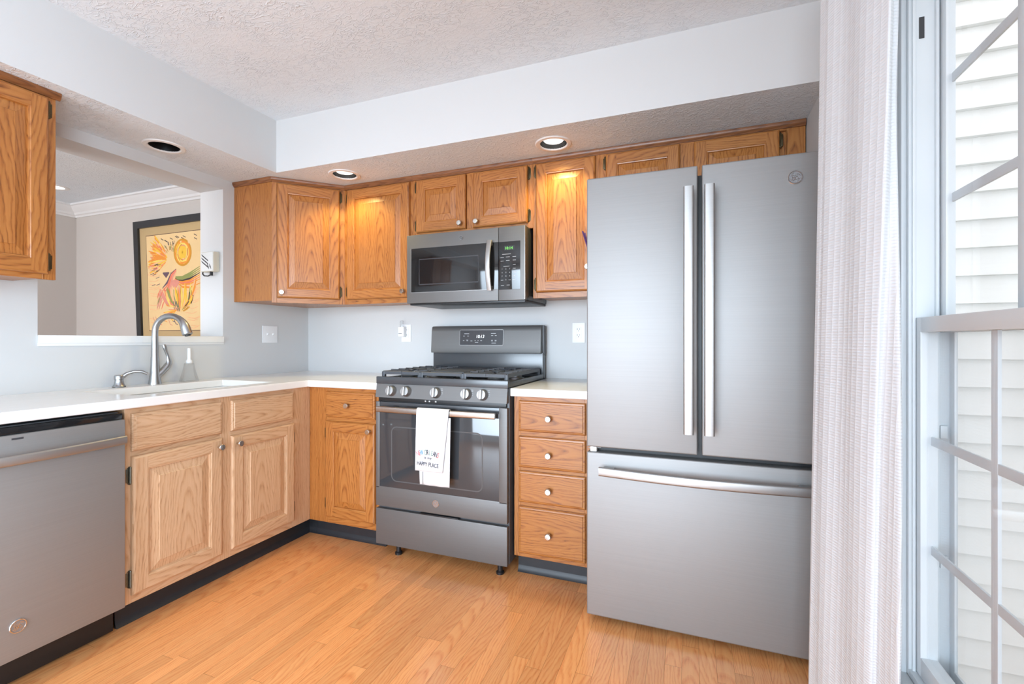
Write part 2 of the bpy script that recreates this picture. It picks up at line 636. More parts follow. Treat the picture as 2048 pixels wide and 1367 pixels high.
def tag(o, label, cat, group=None):
    o['label'] = label
    o['category'] = cat
    if group:
        o['group'] = group
    return o


def thing(name, label, cat, loc=(0, 0, 0), rz=0.0, group=None):
    o = bpy.data.objects.new(name, None)
    o.empty_display_size = 0.1
    o.location = loc
    o.rotation_euler = (0, 0, rz)
    C.objects.link(o)
    return tag(o, label, cat, group)


def struct(mb, name, label=None, **kw):
    o = mb.build(name, **kw)
    o['kind'] = 'structure'
    if label:
        o['label'] = label
    return o


def inst(src, name, parent, loc, rot=(0, 0, 0)):
    o = bpy.data.objects.new(name, src)
    o.location = loc
    o.rotation_euler = rot
    C.objects.link(o)
    o.parent = parent
    return o


def face(ox, oy, oz, ux=(1, 0, 0), nx=(0, -1, 0), vz=(0, 0, 1)):
    O, U, Nn, V = Vector((ox, oy, oz)), Vector(ux), Vector(nx), Vector(vz)
    return lambda u, v, n=0.0: O + U * u + V * v + Nn * n


# ------------------------------------------------------------------ the room
W = 3.172          # right wall
SB, SL, ZS, ZC = 0.657, 0.401, 2.134, 2.44
YR = -5.3          # wall behind the camera

fl = MB()
pw = 0.057
x = -0.02
while x < W + 0.08:
    y = YR + random.uniform(-0.8, 0)
    while y < 0.0:
        ln = random.uniform(0.4, 1.7)
        y1 = min(y + ln, 0.0)
        t = random.choice((0, 0, 0.04, -0.05, -0.09, 0.06, -0.13, 0.02, 0.08))
        rx, rz = random.uniform(-9, 9), random.uniform(-1, 1)
        pts = [(x + 0.00035, y + 0.0004, 0), (x + pw - 0.00035, y + 0.0004, 0), (x + pw - 0.00035, y1 - 0.0004, 0), (x + 0.00035, y1 - 0.0004, 0)]
        wood = [(p[0] - x + rx, 0, p[1] - y + rz) for p in pts]
        fl.quad(pts, OAK_F, wood, (rx + random.choice((-0.05, 0.02, 0.1, 0.13, -0.08)), random.uniform(0.02, 0.09), t))
        y = y1
    x += pw
SEAM = plain('plank_seam', rgb(150, 92, 48), 0.6)
fl.quad([(-3.1, YR, -0.002), (W + 0.08, YR, -0.002), (W + 0.08, 0, -0.002), (-3.1, 0, -0.002)], SEAM)
fl.quad([(-3.1, YR, 0), (-0.02, YR, 0), (-0.02, 0, 0), (-3.1, 0, 0)], SEAM)
struct(fl, 'floor', 'honey oak strip floor', auto=0)

mb = MB()
mb.box(-0.2, W + 0.08, YR - 0.1, 0, ZC, ZC + 0.1, CEIL)
struct(mb, 'ceiling', auto=0)
mb = MB()
mb.box(-0.2, W + 0.08, 0, 0.12, -0.02, ZC + 0.1, WALL)
struct(mb, 'wall_back', auto=0)

# left wall with the pass-through opening
oy0, oy1, oz0, oz1, wt = -1.562, -0.687, 1.132, 2.074, 0.20
mb = MB()
mb.box(-wt, 0, YR, oy0, 0, ZC, WALL)
mb.box(-wt, 0, oy1, 0, 0, ZC, WALL)
mb.box(-wt, 0, oy0, oy1, 0, oz0, WALL)
mb.box(-wt, 0, oy0, oy1, oz1, ZC, WALL)
struct(mb, 'wall_left', auto=0)
mb = MB()
mb.box(-wt - 0.03, 0.012, oy0 + 0.001, oy1 - 0.001, oz0, 1.169, QUARTZ, 0.003)
mb.box(-0.0, 0.006, oy0 - 0.001, oy1 + 0.001, oz0 - 0.012, oz0 + 0.002, TRIMW, 0.001)
o = struct(mb, 'pass_through_sill')

# dining room beyond the opening
mb = MB()
mb.box(-3.0, -wt, 0, 0.1, -0.02, ZC + 0.1, WALLW)
struct(mb, 'wall_dining_back', auto=0)
mb = MB()
mb.box(-3.02, -2.9, YR, 0, -0.02, ZC + 0.1, WALLW)
struct(mb, 'wall_dining_left', auto=0)
mb = MB()
mb.box(-3.0, -wt, YR, 0, ZC, ZC + 0.1, CEIL)
struct(mb, 'ceiling_dining', auto=0)
cprof = [(0, 2.33), (0.012, 2.33), (0.016, 2.345), (0.03, 2.352), (0.036, 2.37), (0.07, 2.40), (0.082, 2.42), (0.095, 2.424), (0.095, 2.44), (0, 2.44)]
mb = MB()
mb.prism([(-p[0], p[1]) for p in cprof], 0, -2.9, -wt, TRIMW)
struct(mb, 'trim_1', 'white crown moulding on the dining room picture wall', auto=30)
mb = MB()
mb.prism([(-2.9 + p[0], p[1]) for p in cprof], 1, YR, -0.0, TRIMW)
struct(mb, 'trim_2', 'white crown moulding on the dining room end wall', auto=30)

# wall behind the camera with a wide opening added to let light in
mb = MB()
mb.box(-3.0, 0.25, YR - 0.1, YR, 0, ZC, WALL)
mb.box(2.95, W + 0.08, YR - 0.1, YR, 0, ZC, WALL)
mb.box(0.25, 2.95, YR - 0.1, YR, 2.25, ZC, WALL)
struct(mb, 'wall_rear', auto=0)

# right wall with the window opening (and a second one, added for light, beside the camera)
wy0, wy1, wz0, wz1 = -2.40, -1.36, 0.355, 2.06
mb = MB()
T = 0.08
mb.box(W, W + T, wy1, 0, -0.02, ZC, WALL)
mb.box(W, W + T, wy0, wy1, -0.02, wz0, WALL)
mb.box(W, W + T, wy0, wy1, wz1, ZC, WALL)
mb.box(W, W + T, -3.0, wy0, -0.02, ZC, WALL)
mb.box(W, W + T, -4.5, -3.0, -0.02, 0.55, WALL)
mb.box(W, W + T, -4.5, -3.0, 2.05, ZC, WALL)
mb.box(W, W + T, YR, -4.5, -0.02, ZC, WALL)
struct(mb, 'wall_right', auto=0)

# soffits, with round holes for the three recessed lights
CANS = [(0.18, -1.145, False), (0.757, -0.487, True), (2.043, -0.468, True)]
CR = 0.068


def holed(mb, x0, x1, y0, y1, holes, z, m):
    hs = 0.10
    xs = sorted({x0, x1} | {h[0] - hs for h in holes} | {h[0] + hs for h in holes})
    ys = sorted({y0, y1} | {h[1] - hs for h in holes} | {h[1] + hs for h in holes})
    for i in range(len(xs) - 1):
        for j in range(len(ys) - 1):
            a, b, c, d = xs[i], xs[i + 1], ys[j], ys[j + 1]
            hole = next((h for h in holes if abs((a + b) / 2 - h[0]) < 1e-4 and abs((c + d) / 2 - h[1]) < 1e-4), None)
            if hole is None:
                mb.quad([(a, c, z), (a, d, z), (b, d, z), (b, c, z)], m)
                continue
            n = 32
            for k in range(n):
                q = []
                for t in (k, k + 1):
                    an = 2 * PI * t / n
                    cx, sx = math.cos(an), math.sin(an)
                    s = hs / max(abs(cx), abs(sx))
                    q.append(((hole[0] + CR * cx, hole[1] + CR * sx, z), (hole[0] + s * cx, hole[1] + s * sx, z)))
                mb.quad([q[0][0], q[0][1], q[1][1], q[1][0]], m)


mb = MB()
hB = [c[:2] for c in CANS[1:]]
holed(mb, 0, 1.4, -SB, 0, hB[:1], ZS, CEIL)
holed(mb, 1.4, W, -SB, 0, hB[1:], ZS, CEIL)
mb.quad([(SL, -SB, ZS), (W, -SB, ZS), (W, -SB, ZC), (SL, -SB, ZC)], WALL)
struct(mb, 'ceiling_soffit', 'boxed soffit over the back wall cabinets', auto=0, fix=False)
mb = MB()
holed(mb, 0, SL, YR, -SB, [CANS[0][:2]], ZS, CEIL)
mb.quad([(SL, YR, ZS), (SL, -SB, ZS), (SL, -SB, ZC), (SL, YR, ZC)], WALL)
struct(mb, 'ceiling_soffit', 'boxed soffit over the sink wall', auto=0, fix=False)

# ------------------------------------------------------------------ recessed lights
labs = ['unlit recessed ceiling light with black inside over the pass-through',
        'lit recessed ceiling light in front of the corner cabinet',
        'lit recessed ceiling light above the narrow cabinet beside the fridge']
for (cx, cy, on), lb in zip(CANS, labs):
    t = thing('recessed_light', lb, 'ceiling light', (cx, cy, ZS), group='recessed lights in the soffit')
    m = MB()
    m.lathe([(CR - 0.001, 0.004), (CR - 0.001, -0.002), (CR + 0.004, -0.006), (0.088, -0.005), (0.092, -0.001), (0.092, 0.0)], TRIMW, seg=40, caps=False)
    o = m.build('trim_ring', t)
    m = MB()
    m.lathe([(CR - 0.001, 0.0), (CR - 0.004, 0.03), (CR - 0.006, 0.12), (0.0001, 0.122)], BAFFLE, seg=32, caps=False)
    m.build('baffle', t, fix=False)
    if on:
        m = MB()
        m.lathe([(0.022, 0.085), (0.038, 0.06), (0.052, 0.032), (0.054, 0.022), (0.048, 0.015), (0.028, 0.012), (0.0001, 0.011)], BULB, seg=32)
        m.build('bulb', t)
        l = bpy.data.lights.new('bulb_light', 'SPOT')
        l.energy = 18
        l.color = (1.0, 0.79, 0.30)
        l.spot_size = math.radians(128)
        l.spot_blend = 0.55
        l.shadow_soft_size = 0.05
        lo = bpy.data.objects.new('bulb_light', l)
        lo.location = (cx, cy, ZS + 0.001)
        C.objects.link(lo)
    else:
        m = MB()
        m.lathe([(0.02, 0.119), (0.03, 0.10), (0.032, 0.085), (0.02, 0.075), (0.0001, 0.073)], BLACK, seg=24)
        m.build('socket', t)

t = thing('dining_downlight', 'small lit downlight in the dining room ceiling beyond the pass-through', 'ceiling light', (-2.33, -0.42, ZC))
m = MB()
m.lathe([(0.05, -0.003), (0.062, -0.006), (0.085, -0.004), (0.088, 0.0)], TRIMW, seg=32, caps=False)
m.build('trim_ring', t)
m = MB()
m.lathe([(0.055, 0.0), (0.055, -0.004), (0.0001, -0.005)], plain('lit_lens', rgb(255, 250, 240), 0.5, emit=(1, 0.95, 0.85, 1), es=3.0), seg=32)
m.build('lens', t)

# ------------------------------------------------------------------ cabinet hardware
kb = MB()
kb.lathe([(0.0062, 0.0), (0.0062, 0.012), (0.0085, 0.016), (0.0135, 0.019), (0.0152, 0.0225), (0.0148, 0.0265), (0.0125, 0.029), (0.0001, 0.0295)], KNOBM, Matrix.Rotation(PI / 2, 4, 'X'), 24)
_k = kb.build('knob')
KNOB = _k.data
bpy.data.objects.remove(_k)


def hinge_mesh(mat, sd):
    h = MB()
    h.box(0.0, sd * 0.013, -0.0015, 0.0, -0.027, 0.027, mat, 0.001)
    for z in (-0.03, 0.03):
        h.prism([(sd * 0.001, z - 0.007), (sd * 0.009, z), (sd * 0.001, z + 0.007)], 1, -0.0025, 0.0, mat)
    h.tube([(0, -0.006, -0.029), (0, -0.006, 0.029)], 0.0036, mat, 10)
    h.lathe([(0.0001, 0.036), (0.003, 0.034), (0.0042, 0.030), (0.003, 0.028)], mat, Matrix.Translation((0, -0.006, 0)), 10)
    h.lathe([(0.003, -0.028), (0.0042, -0.030), (0.003, -0.034), (0.0001, -0.036)], mat, Matrix.Translation((0, -0.006, 0)), 10)
    o = h.build('hinge')
    me = o.data
    bpy.data.objects.remove(o)
    return me


HINGE = {k: hinge_mesh(BRASS, v) for k, v in (('l', -1), ('r', 1))}
HINGEP = {k: hinge_mesh(PEWT, v) for k, v in (('l', -1), ('r', 1))}


def strip(mb, P, ring0, ring1, n0, n1, w, h, mat, boards):
    """one mitred ring between inset ring0 and ring1"""
    a, b = ring0, ring1
    q = [(((a, a), (w - a, a), (w - b, b), (b, b)), 'h'), (((w - a, a), (w - a, h - a), (w - b, h - b), (w - b, b)), 'v'),
         (((w - a, h - a), (a, h - a), (b, h - b), (w - b, h - b)), 'h'), (((a, h - a), (a, a), (b, b), (b, h - b)), 'v')]
    for k, (pts, g) in enumerate(q):
        nn = (n0, n0, n1, n1)
        P3 = [P(p[0], p[1], nn[i]) for i, p in enumerate(pts)]
        bd = boards[k]
        wood = [((p[1] if g == 'h' else p[0]) + bd[0], nn[i], (p[0] if g == 'h' else p[1])) for i, p in enumerate(pts)]
        mb.quad(P3, mat, wood, bd[1])


def rboard(center, tint=0.035):
    ox = random.uniform(-5, 5)
    return (ox, (ox + center + random.choice((-1, 1)) * random.uniform(0.02, 0.12), random.uniform(0.02, 0.09), random.uniform(-tint, tint)))


def door_mesh(w, h, mat):
    """raised-panel door, local: u right, v up, front towards -y"""
    mb = MB()
    P = lambda u, v, n: (u, -n, v)
    sw = min(0.055, w * 0.19)
    bd = [rboard(0.03), rboard(w - 0.03), rboard(h - 0.03), rboard(0.03)]
    strip(mb, P, 0, 0, 0.0, 0.011, w, h, mat, bd)
    strip(mb, P, 0, 0.003, 0.011, 0.016, w, h, mat, bd)
    strip(mb, P, 0.003, 0.009, 0.016, 0.019, w, h, mat, bd)
    e = 0.009
    # stiles run full height, rails between
    for (u0, u1, v0, v1, g, k) in ((e, sw, e, h - e, 'v', 3), (w - sw, w - e, e, h - e, 'v', 1), (sw, w - sw, e, sw, 'h', 0), (sw, w - sw, h - sw, h - e, 'h', 2)):
        pts = [(u0, v0), (u1, v0), (u1, v1), (u0, v1)]
        b = bd[k]
        wood = [((p[1] if g == 'h' else p[0]) + b[0], 0.019, (p[0] if g == 'h' else p[1])) for p in pts]
        mb.quad([P(p[0], p[1], 0.019) for p in pts], mat, wood, b[1])
    strip(mb, P, sw, sw + 0.002, 0.019, 0.0165, w, h, mat, bd)
    strip(mb, P, sw + 0.002, sw + 0.0065, 0.0165, 0.0155, w, h, mat, bd)
    strip(mb, P, sw + 0.0065, sw + 0.009, 0.0155, 0.0085, w, h, mat, bd)
    ox = random.uniform(-5, 5)
    pb = (ox + w / 2 + random.uniform(-0.25, 0.25) * w * 0.5, random.uniform(0.004, 0.02) + 0.085 * random.uniform(-0.15, 0.1) * h, random.uniform(-0.02, 0.02))
    pbd = [(ox, pb)] * 4
    q = sw + 0.009
    bw = min(0.034, w * 0.11)

    def pring(r0, r1, n0, n1):
        a, b = r0, r1
        for pts in (((a, a), (w - a, a), (w - b, b), (b, b)), ((w - a, a), (w - a, h - a), (w - b, h - b), (w - b, b)),
                    ((w - a, h - a), (a, h - a), (b, h - b), (w - b, h - b)), ((a, h - a), (a, a), (b, b), (b, h - b))):
            nn = (n0, n0, n1, n1)
            mb.quad([P(p[0], p[1], nn[i]) for i, p in enumerate(pts)], mat, [(p[0] + ox, nn[i], p[1]) for i, p in enumerate(pts)], pb)
    pring(q, q + bw, 0.0085, 0.0165)
    pring(q + bw, q + bw + 0.0015, 0.0165, 0.0185)
    i0 = q + bw + 0.0015
    pts = [(i0, i0), (w - i0, i0), (w - i0, h - i0), (i0, h - i0)]
    mb.quad([P(p[0], p[1], 0.0185) for p in pts], mat, [(p[0] + ox, 0.0185, p[1]) for p in pts], pb)
    # back
    pts = [(0, 0), (w, 0), (w, h), (0, h)]
    mb.quad([P(p[0], p[1], 0.0) for p in pts], mat, [(p[0] + ox, 0, p[1]) for p in pts], pb)
    return mb


def drawer_mesh(w, h, mat):
    mb = MB()
    P = lambda u, v, n: (u, -n, v)
    ox = random.uniform(-5, 5)
    pb = (ox + h / 2 + random.uniform(-0.5, 0.5) * h, random.uniform(0.004, 0.02) + 0.085 * random.uniform(-0.6, 0.2) * w, random.uniform(-0.03, 0.03))

    def ring(a, b, n0, n1):
        for pts in (((a, a), (w - a, a), (w - b, b), (b, b)), ((w - a, a), (w - a, h - a), (w - b, h - b), (w - b, b)),
                    ((w - a, h - a), (a, h - a), (b, h - b), (w - b, h - b)), ((a, h - a), (a, a), (b, b), (b, h - b))):
            nn = (n0, n0, n1, n1)
            mb.quad([P(p[0], p[1], nn[i]) for i, p in enumerate(pts)], mat, [(p[1] + ox, nn[i], p[0]) for i, p in enumerate(pts)], pb)
    ring(0, 0, 0, 0.010)
    ring(0, 0.004, 0.010, 0.0145)
    ring(0.004, 0.011, 0.0145, 0.0155)
    ring(0.011, 0.013, 0.0155, 0.0185)
    i0 = 0.013
    for n, ii in ((0.0185, i0), (0.0, 0.0)):
        pts = [(ii, ii), (w - ii, ii), (w - ii, h - ii), (ii, h - ii)]
        mb.quad([P(p[0], p[1], n) for p in pts], mat, [(p[1] + ox, n, p[0]) for p in pts], pb)
    return mb


def cabinet(name, label, cat, group, loc, rz, w, z0, z1, depth, mat, frame, doors=(), drawers=(), crown=True, toe=0.0, toe_ext=(0, 0), side_l=True, carcass=None, hinge=None, crown_ends=(0, 0)):
    """local origin: left end of the face frame front at floor level; +x along the front, +y towards the wall"""
    hinge = hinge or HINGE
    t = thing(name, label, cat, loc, rz, group)
    m = MB()
    if carcass is None:
        m.box(0.001, w - 0.001, 0.019, depth, z0 + (0.012 if not toe else 0.0), z1, mat, 0, 2)
    else:
        carcass(m)
    m.build('carcass', t)
    m = MB()
    for (a, b, c, d, g) in frame:
        m.box(a, b, 0.0, 0.019, c, d, mat, 0.0008, g, 1)
    m.build('face_frame', t)
    for (a, b, c, d, kn, hs, hz) in doors:
        dm = door_mesh(b - a, d - c, mat)
        do = dm.build('door', t, (a, -0.0005, c), auto=0)
        if kn:
            inst(KNOB, 'knob', do, (kn[0] - a, -0.0185, kn[1] - c))
        for z in hz:
            hx = -0.003 if hs == 'l' else (b - a) + 0.003
            inst(hinge[hs], 'hinge', do, (hx, 0.0, z - c))
    for (a, b, c, d, kn) in drawers:
        dm = drawer_mesh(b - a, d - c, mat)
        do = dm.build('drawer_front', t, (a, -0.0005, c), auto=0)
        if kn:
            inst(KNOB, 'knob', do, (kn[0] - a, -0.018, kn[1] - c))
    if crown:
        m = MB()
        pr = [(0.0, z1 - 0.028), (-0.006, z1 - 0.028), (-0.009, z1 - 0.022), (-0.013, z1 - 0.018), (-0.016, z1 - 0.01), (-0.016, z1 - 0.0005), (0.0, z1 - 0.0005)]
        m.prism(pr, 0, crown_ends[0], w + crown_ends[1], OAK_D, grain=0)
        m.build('crown_moulding', t)
    if toe:
        m = MB()
        m.box(-toe_ext[0], w + toe_ext[1], 0.06, 0.066, 0.006, toe, BLACKV)
        m.prism([(0.066, 0.0005), (0.046, 0.0005), (0.052, 0.006), (0.058, 0.018), (0.06, 0.03), (0.066, 0.03)], 0, -toe_ext[0], w + toe_ext[1], BLACKV)
        if toe_ext[1]:
            m.box(w + toe_ext[1] - 0.006, w + toe_ext[1], 0.001, 0.066, 0.006, toe, BLACKV)
            vv = [(w + a, b) for a, b in ((0.066, 0.0005), (0.046, 0.0005), (0.052, 0.006), (0.058, 0.018), (0.06, 0.03), (0.066, 0.03))]
            m.prism(vv, 1, 0.001, 0.066, BLACKV)
        m.build('toe_kick', t)
    return t


ZB = 1.374
UF = -0.315       # face of the upper cabinets on the back wall
ZT = ZS - 0.0005


def upframe(w, z0, z1, sl=0.03, sr=0.03, mids=(), rb=0.03, rt=0.036):
    fr = [(0, sl, z0, z1, 2), (w - sr, w, z0, z1, 2), (sl, w - sr, z0, z0 + rb, 0), (sl, w - sr, z1 - rt, z1, 0)]
    for a, b in mids:
        fr.append((a, b, z0 + rb, z1 - rt, 2))
    return fr


# -- upper cabinet at the left edge, on the sink wall
Lw = 0.76
cabinet('wall_cabinet', 'oak wall cabinet cut off by the left edge, beside the pass-through', 'cabinet', None,
        (0.316, -1.645 - Lw, 0), PI / 2, Lw, ZB + 0.012, ZT, 0.312, OAK_U, upframe(Lw, ZB + 0.012, ZT, 0.03, 0.042),
        doors=[(0.375, Lw - 0.028, ZB + 0.032, 2.10, None, 'r', (2.055, 1.455)), (0.02, 0.37, ZB + 0.032, 2.10, None, 'l', ())], crown_ends=(0, 0.012))

# -- diagonal corner cabinet: five-sided carcass
e1 = 0.612
dg = e1 - 0.315
dw = dg * math.sqrt(2)


def corner_carcass(m):
    R = Matrix.Rotation(-PI / 4, 3, 'Z')
    base = Vector((0.315, -e1, 0))
    poly = []
    for p in ((0.001, -e1), (0.315, -e1), (e1, -0.315), (e1, -0.001), (0.001, -0.001)):
        q = R @ (Vector((p[0], p[1], 0)) - base)
        poly.append((q.x, q.y))
    # keep the diagonal edge just behind the face frame
    poly[1] = (poly[1][0], poly[1][1] + 0.0)
    poly = [poly[0], (0.0, 0.0), (0.0, 0.019), (dw, 0.019), (dw, 0.0), poly[3], poly[4]]
    z0, z1 = ZB + 0.012, ZT
    n = len(poly)
    vs = [(p[0], p[1], z) for z in (z0, z1) for p in poly]
    fs = [tuple(range(n - 1, -1, -1)), tuple(range(n, 2 * n))]
    m.mesh(vs, fs, OAK_U, False, [(v[0], 0.0, v[1]) for v in vs], (0.1, 0.03, 0))
    for i in range(n):
        a, b = poly[i], poly[(i + 1) % n]
        L = math.hypot(b[0] - a[0], b[1] - a[1])
        ox = random.uniform(-5, 5)
        m.quad([(a[0], a[1], z0), (b[0], b[1], z0), (b[0], b[1], z1), (a[0], a[1], z1)], OAK_U,
               [(ox, 0, z0), (ox + L, 0, z0), (ox + L, 0, z1), (ox, 0, z1)], (ox + L * 0.35, -0.1, -0.03))


t = cabinet('corner_wall_cabinet', 'diagonal oak corner wall cabinet between the pass-through and the back wall', 'cabinet', None,
            (0.315, -e1, 0), PI / 4, dw, ZB, ZT, 0.3, OAK_U, upframe(dw, ZB, ZT, 0.028, 0.032), carcass=corner_carcass,
            doors=[(0.03, dw - 0.033, ZB + 0.03, 2.10, (0.055, ZB + 0.062), 'r', (2.055, ZB + 0.078))], crown_ends=(-0.005, 0.006))
m = MB()
R = Matrix.Rotation(-PI / 4, 4, 'Z')
pr = [(0.0, ZT - 0.028), (-0.006, ZT - 0.028), (-0.009, ZT - 0.022), (-0.013, ZT - 0.018), (-0.016, ZT - 0.01), (-0.016, ZT - 0.0005), (0.0, ZT - 0.0005)]
mm = MB()
mm.prism(pr, 0, -0.312, 0.006, OAK_D, grain=0)
mm.bm.transform(R)
mm.build('crown_moulding', t)

# -- single door cabinet next to it
w = 1.122 - e1
cabinet('wall_cabinet', 'single-door oak wall cabinet between the corner cabinet and the microwave', 'cabinet', None,
        (e1, UF, 0), 0, w, ZB, ZT, -UF - 0.001, OAK_U, upframe(w, ZB, ZT, 0.03, 0.02),
        doors=[(0.025, w - 0.018, ZB + 0.03, 2.10, (w - 0.052, ZB + 0.066), 'l', (2.05, ZB + 0.08))])

# -- cabinet over the microwave, two doors
x0, x1 = 1.1225, 1.884
w = x1 - x0
cabinet('wall_cabinet', 'short two-door oak wall cabinet above the microwave', 'cabinet', None,
        (x0, UF, 0), 0, w, 1.758, ZT, -UF - 0.001, OAK_U, upframe(w, 1.758, ZT, 0.034, 0.034, [(0.36, 0.404)]),
        doors=[(1.151 - x0, 1.481 - x0, 1.786, 2.10, (1.452 - x0, 1.815), 'l', (2.06, 1.83)),
               (1.528 - x0, 1.856 - x0, 1.786, 2.10, (1.556 - x0, 1.815), 'r', (2.058, 1.828))])

# -- tall narrow cabinet beside the fridge
x0, x1 = 1.8845, 2.2485
w = x1 - x0
cabinet('wall_cabinet', 'narrow oak wall cabinet under a warm light between microwave and fridge', 'cabinet', None,
        (x0, UF, 0), 0, w, ZB, ZT, -UF - 0.001, OAK_U, upframe(w, ZB, ZT, 0.026, 0.026),
        doors=[(1.905 - x0, 2.227 - x0, ZB + 0.03, 2.10, (2.19 - x0, 1.525), 'l', (2.06, ZB + 0.075))])

# -- cabinet over the fridge
x0, x1 = 2.249, 3.168
w = x1 - x0
cabinet('wall_cabinet', 'short two-door oak wall cabinet above the fridge', 'cabinet', None,
        (x0, UF, 0), 0, w, 1.828, ZT, -UF - 0.001, OAK_U,
        upframe(w, 1.828, ZT, 0.034, 0.075, [(2.625 - x0, 2.715 - x0)]) + [(3.094 - x0, 3.097 - x0, 1.84, 2.10, 2)],
        doors=[(2.281 - x0, 2.639 - x0, 1.85, 2.10, None, 'l', (2.055, 1.89)), (2.703 - x0, 3.064 - x0, 1.85, 2.10, None, 'r', (2.055, 1.89))])

# ------------------------------------------------------------------ base cabinets
HC, TC = 0.916, 0.038
ZF = HC - TC - 0.0005
BF = 0.61
# sink base on the left wall: local x runs towards the back wall
y0 = -1.568
w = -BF - y0
U = lambda wy: wy - y0
fr = [(0, 0.025, 0.102, ZF, 2), (U(-1.168), U(-1.117), 0.102, ZF, 2), (U(-0.737), w, 0.102, ZF, 2),
      (0.025, U(-1.168), 0.102, 0.14, 0), (U(-1.117), U(-0.737), 0.102, 0.14, 0),
      (0.025, U(-1.168), 0.68, 0.712, 0), (U(-1.117), U(-0.737), 0.68, 0.712, 0),
      (0.025, U(-1.168), 0.85, ZF, 0), (U(-1.117), U(-0.737), 0.85, ZF, 0)]


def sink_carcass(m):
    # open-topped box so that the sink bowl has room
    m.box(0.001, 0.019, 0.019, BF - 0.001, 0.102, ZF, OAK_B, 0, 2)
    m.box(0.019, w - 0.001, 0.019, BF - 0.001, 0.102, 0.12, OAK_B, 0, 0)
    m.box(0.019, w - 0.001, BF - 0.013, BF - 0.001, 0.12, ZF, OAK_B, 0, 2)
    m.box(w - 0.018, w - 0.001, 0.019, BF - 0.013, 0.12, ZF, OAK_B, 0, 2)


cabinet('sink_base_cabinet', 'worn oak sink base cabinet, window light in its pale colour, right of the dishwasher', 'cabinet', None,
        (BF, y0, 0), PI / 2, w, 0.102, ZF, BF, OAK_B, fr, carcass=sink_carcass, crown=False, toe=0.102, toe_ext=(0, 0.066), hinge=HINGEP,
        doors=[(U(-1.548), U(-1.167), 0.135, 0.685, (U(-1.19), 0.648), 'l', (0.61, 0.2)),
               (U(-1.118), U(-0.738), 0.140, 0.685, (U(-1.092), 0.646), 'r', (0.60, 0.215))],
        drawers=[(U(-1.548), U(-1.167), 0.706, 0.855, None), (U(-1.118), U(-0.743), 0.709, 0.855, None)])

# base cabinet left of the range
x0, x1 = BF, 1.106
w = x1 - x0
cabinet('base_cabinet', 'oak base cabinet with one drawer and one door left of the range', 'cabinet', None,
        (x0, -BF, 0), 0, w, 0.102, ZF, BF - 0.001, OAK_U,
        [(0, 0.135, 0.102, ZF, 2), (w - 0.035, w, 0.102, ZF, 2), (0.135, w - 0.035, 0.102, 0.15, 0), (0.135, w - 0.035, 0.682, 0.715, 0), (0.135, w - 0.035, 0.848, ZF, 0)],
        doors=[(0.738 - x0, 1.078 - x0, 0.141, 0.687, (1.050 - x0, 0.647), 'l', (0.615, 0.215))],
        drawers=[(0.738 - x0, 1.078 - x0, 0.709, 0.855, (0.903 - x0, 0.781))], crown=False, toe=0.102)

# drawer base right of the range
x0, x1 = 1.886, 2.266
w = x1 - x0
cabinet('drawer_base_cabinet', 'oak base cabinet with four drawers between range and fridge', 'cabinet', None,
        (x0, -BF, 0), 0, w, 0.102, ZF, BF - 0.001, OAK_U,
        [(0, 0.034, 0.102, ZF, 2), (w - 0.034, w, 0.102, ZF, 2), (0.034, w - 0.034, 0.102, 0.135, 0), (0.034, w - 0.034, 0.342, 0.376, 0),
         (0.034, w - 0.034, 0.512, 0.546, 0), (0.034, w - 0.034, 0.68, 0.715, 0), (0.034, w - 0.034, 0.85, ZF, 0)],
        drawers=[(1.913 - x0, 2.239 - x0, a, b, (2.068 - x0, (a + b) / 2 - 0.004)) for a, b in ((0.709, 0.856), (0.536, 0.686), (0.369, 0.519), (0.124, 0.349))], crown=False, toe=0.102)

# ------------------------------------------------------------------ worktops and sink
CL, CB = 0.637, 0.647
sx0, sx1, sy0, sy1 = 0.145, 0.535, -1.475, -0.80


def slab(mb, xs, ys, keep, z0, z1, m):
    for i in range(len(xs) - 1):
        for j in range(len(ys) - 1):
            if not keep(i, j):
                continue
            a, b, c, d = xs[i], xs[i + 1], ys[j], ys[j + 1]
            mb.quad([(a, c, z1), (b, c, z1), (b, d, z1), (a, d, z1)], m)
            mb.quad([(a, c, z0), (a, d, z0), (b, d, z0), (b, c, z0)], m)
            for di, dj, p, q in ((-1, 0, (a, d), (a, c)), (1, 0, (b, c), (b, d)), (0, -1, (a, c), (b, c)), (0, 1, (b, d), (a, d))):
                ii, jj = i + di, j + dj
                inside = 0 <= ii < len(xs) - 1 and 0 <= jj < len(ys) - 1 and keep(ii, jj)
                if not inside:
                    mb.quad([(p[0], p[1], z0), (q[0], q[1], z0), (q[0], q[1], z1), (p[0], p[1], z1)], m)
    bmesh.ops.remove_doubles(mb.bm, verts=mb.bm.verts, dist=1e-5)


mb = MB()
xs = [0.001, sx0, sx1, CL, 1.109]
ys = [-2.75, sy0, sy1, -CB, -0.001]
slab(mb, xs, ys, lambda i, j: (i < 3 and not (i == 1 and j == 1)) or (i == 3 and j == 3), HC - TC, HC, QUARTZ)
o = tag(mb.build('worktop'), 'white L-shaped worktop running from the dishwasher round the corner to the range', 'worktop')
bv = o.modifiers.new('edge', 'BEVEL')
bv.width = 0.004
bv.segments = 2
bv.limit_method = 'ANGLE'
mb = MB()
mb.box(1.879, 2.283, -CB, -0.001, HC - TC, HC, QUARTZ, 0.004)
tag(mb.build('worktop'), 'short white worktop piece on the drawer cabinet between range and fridge', 'worktop')

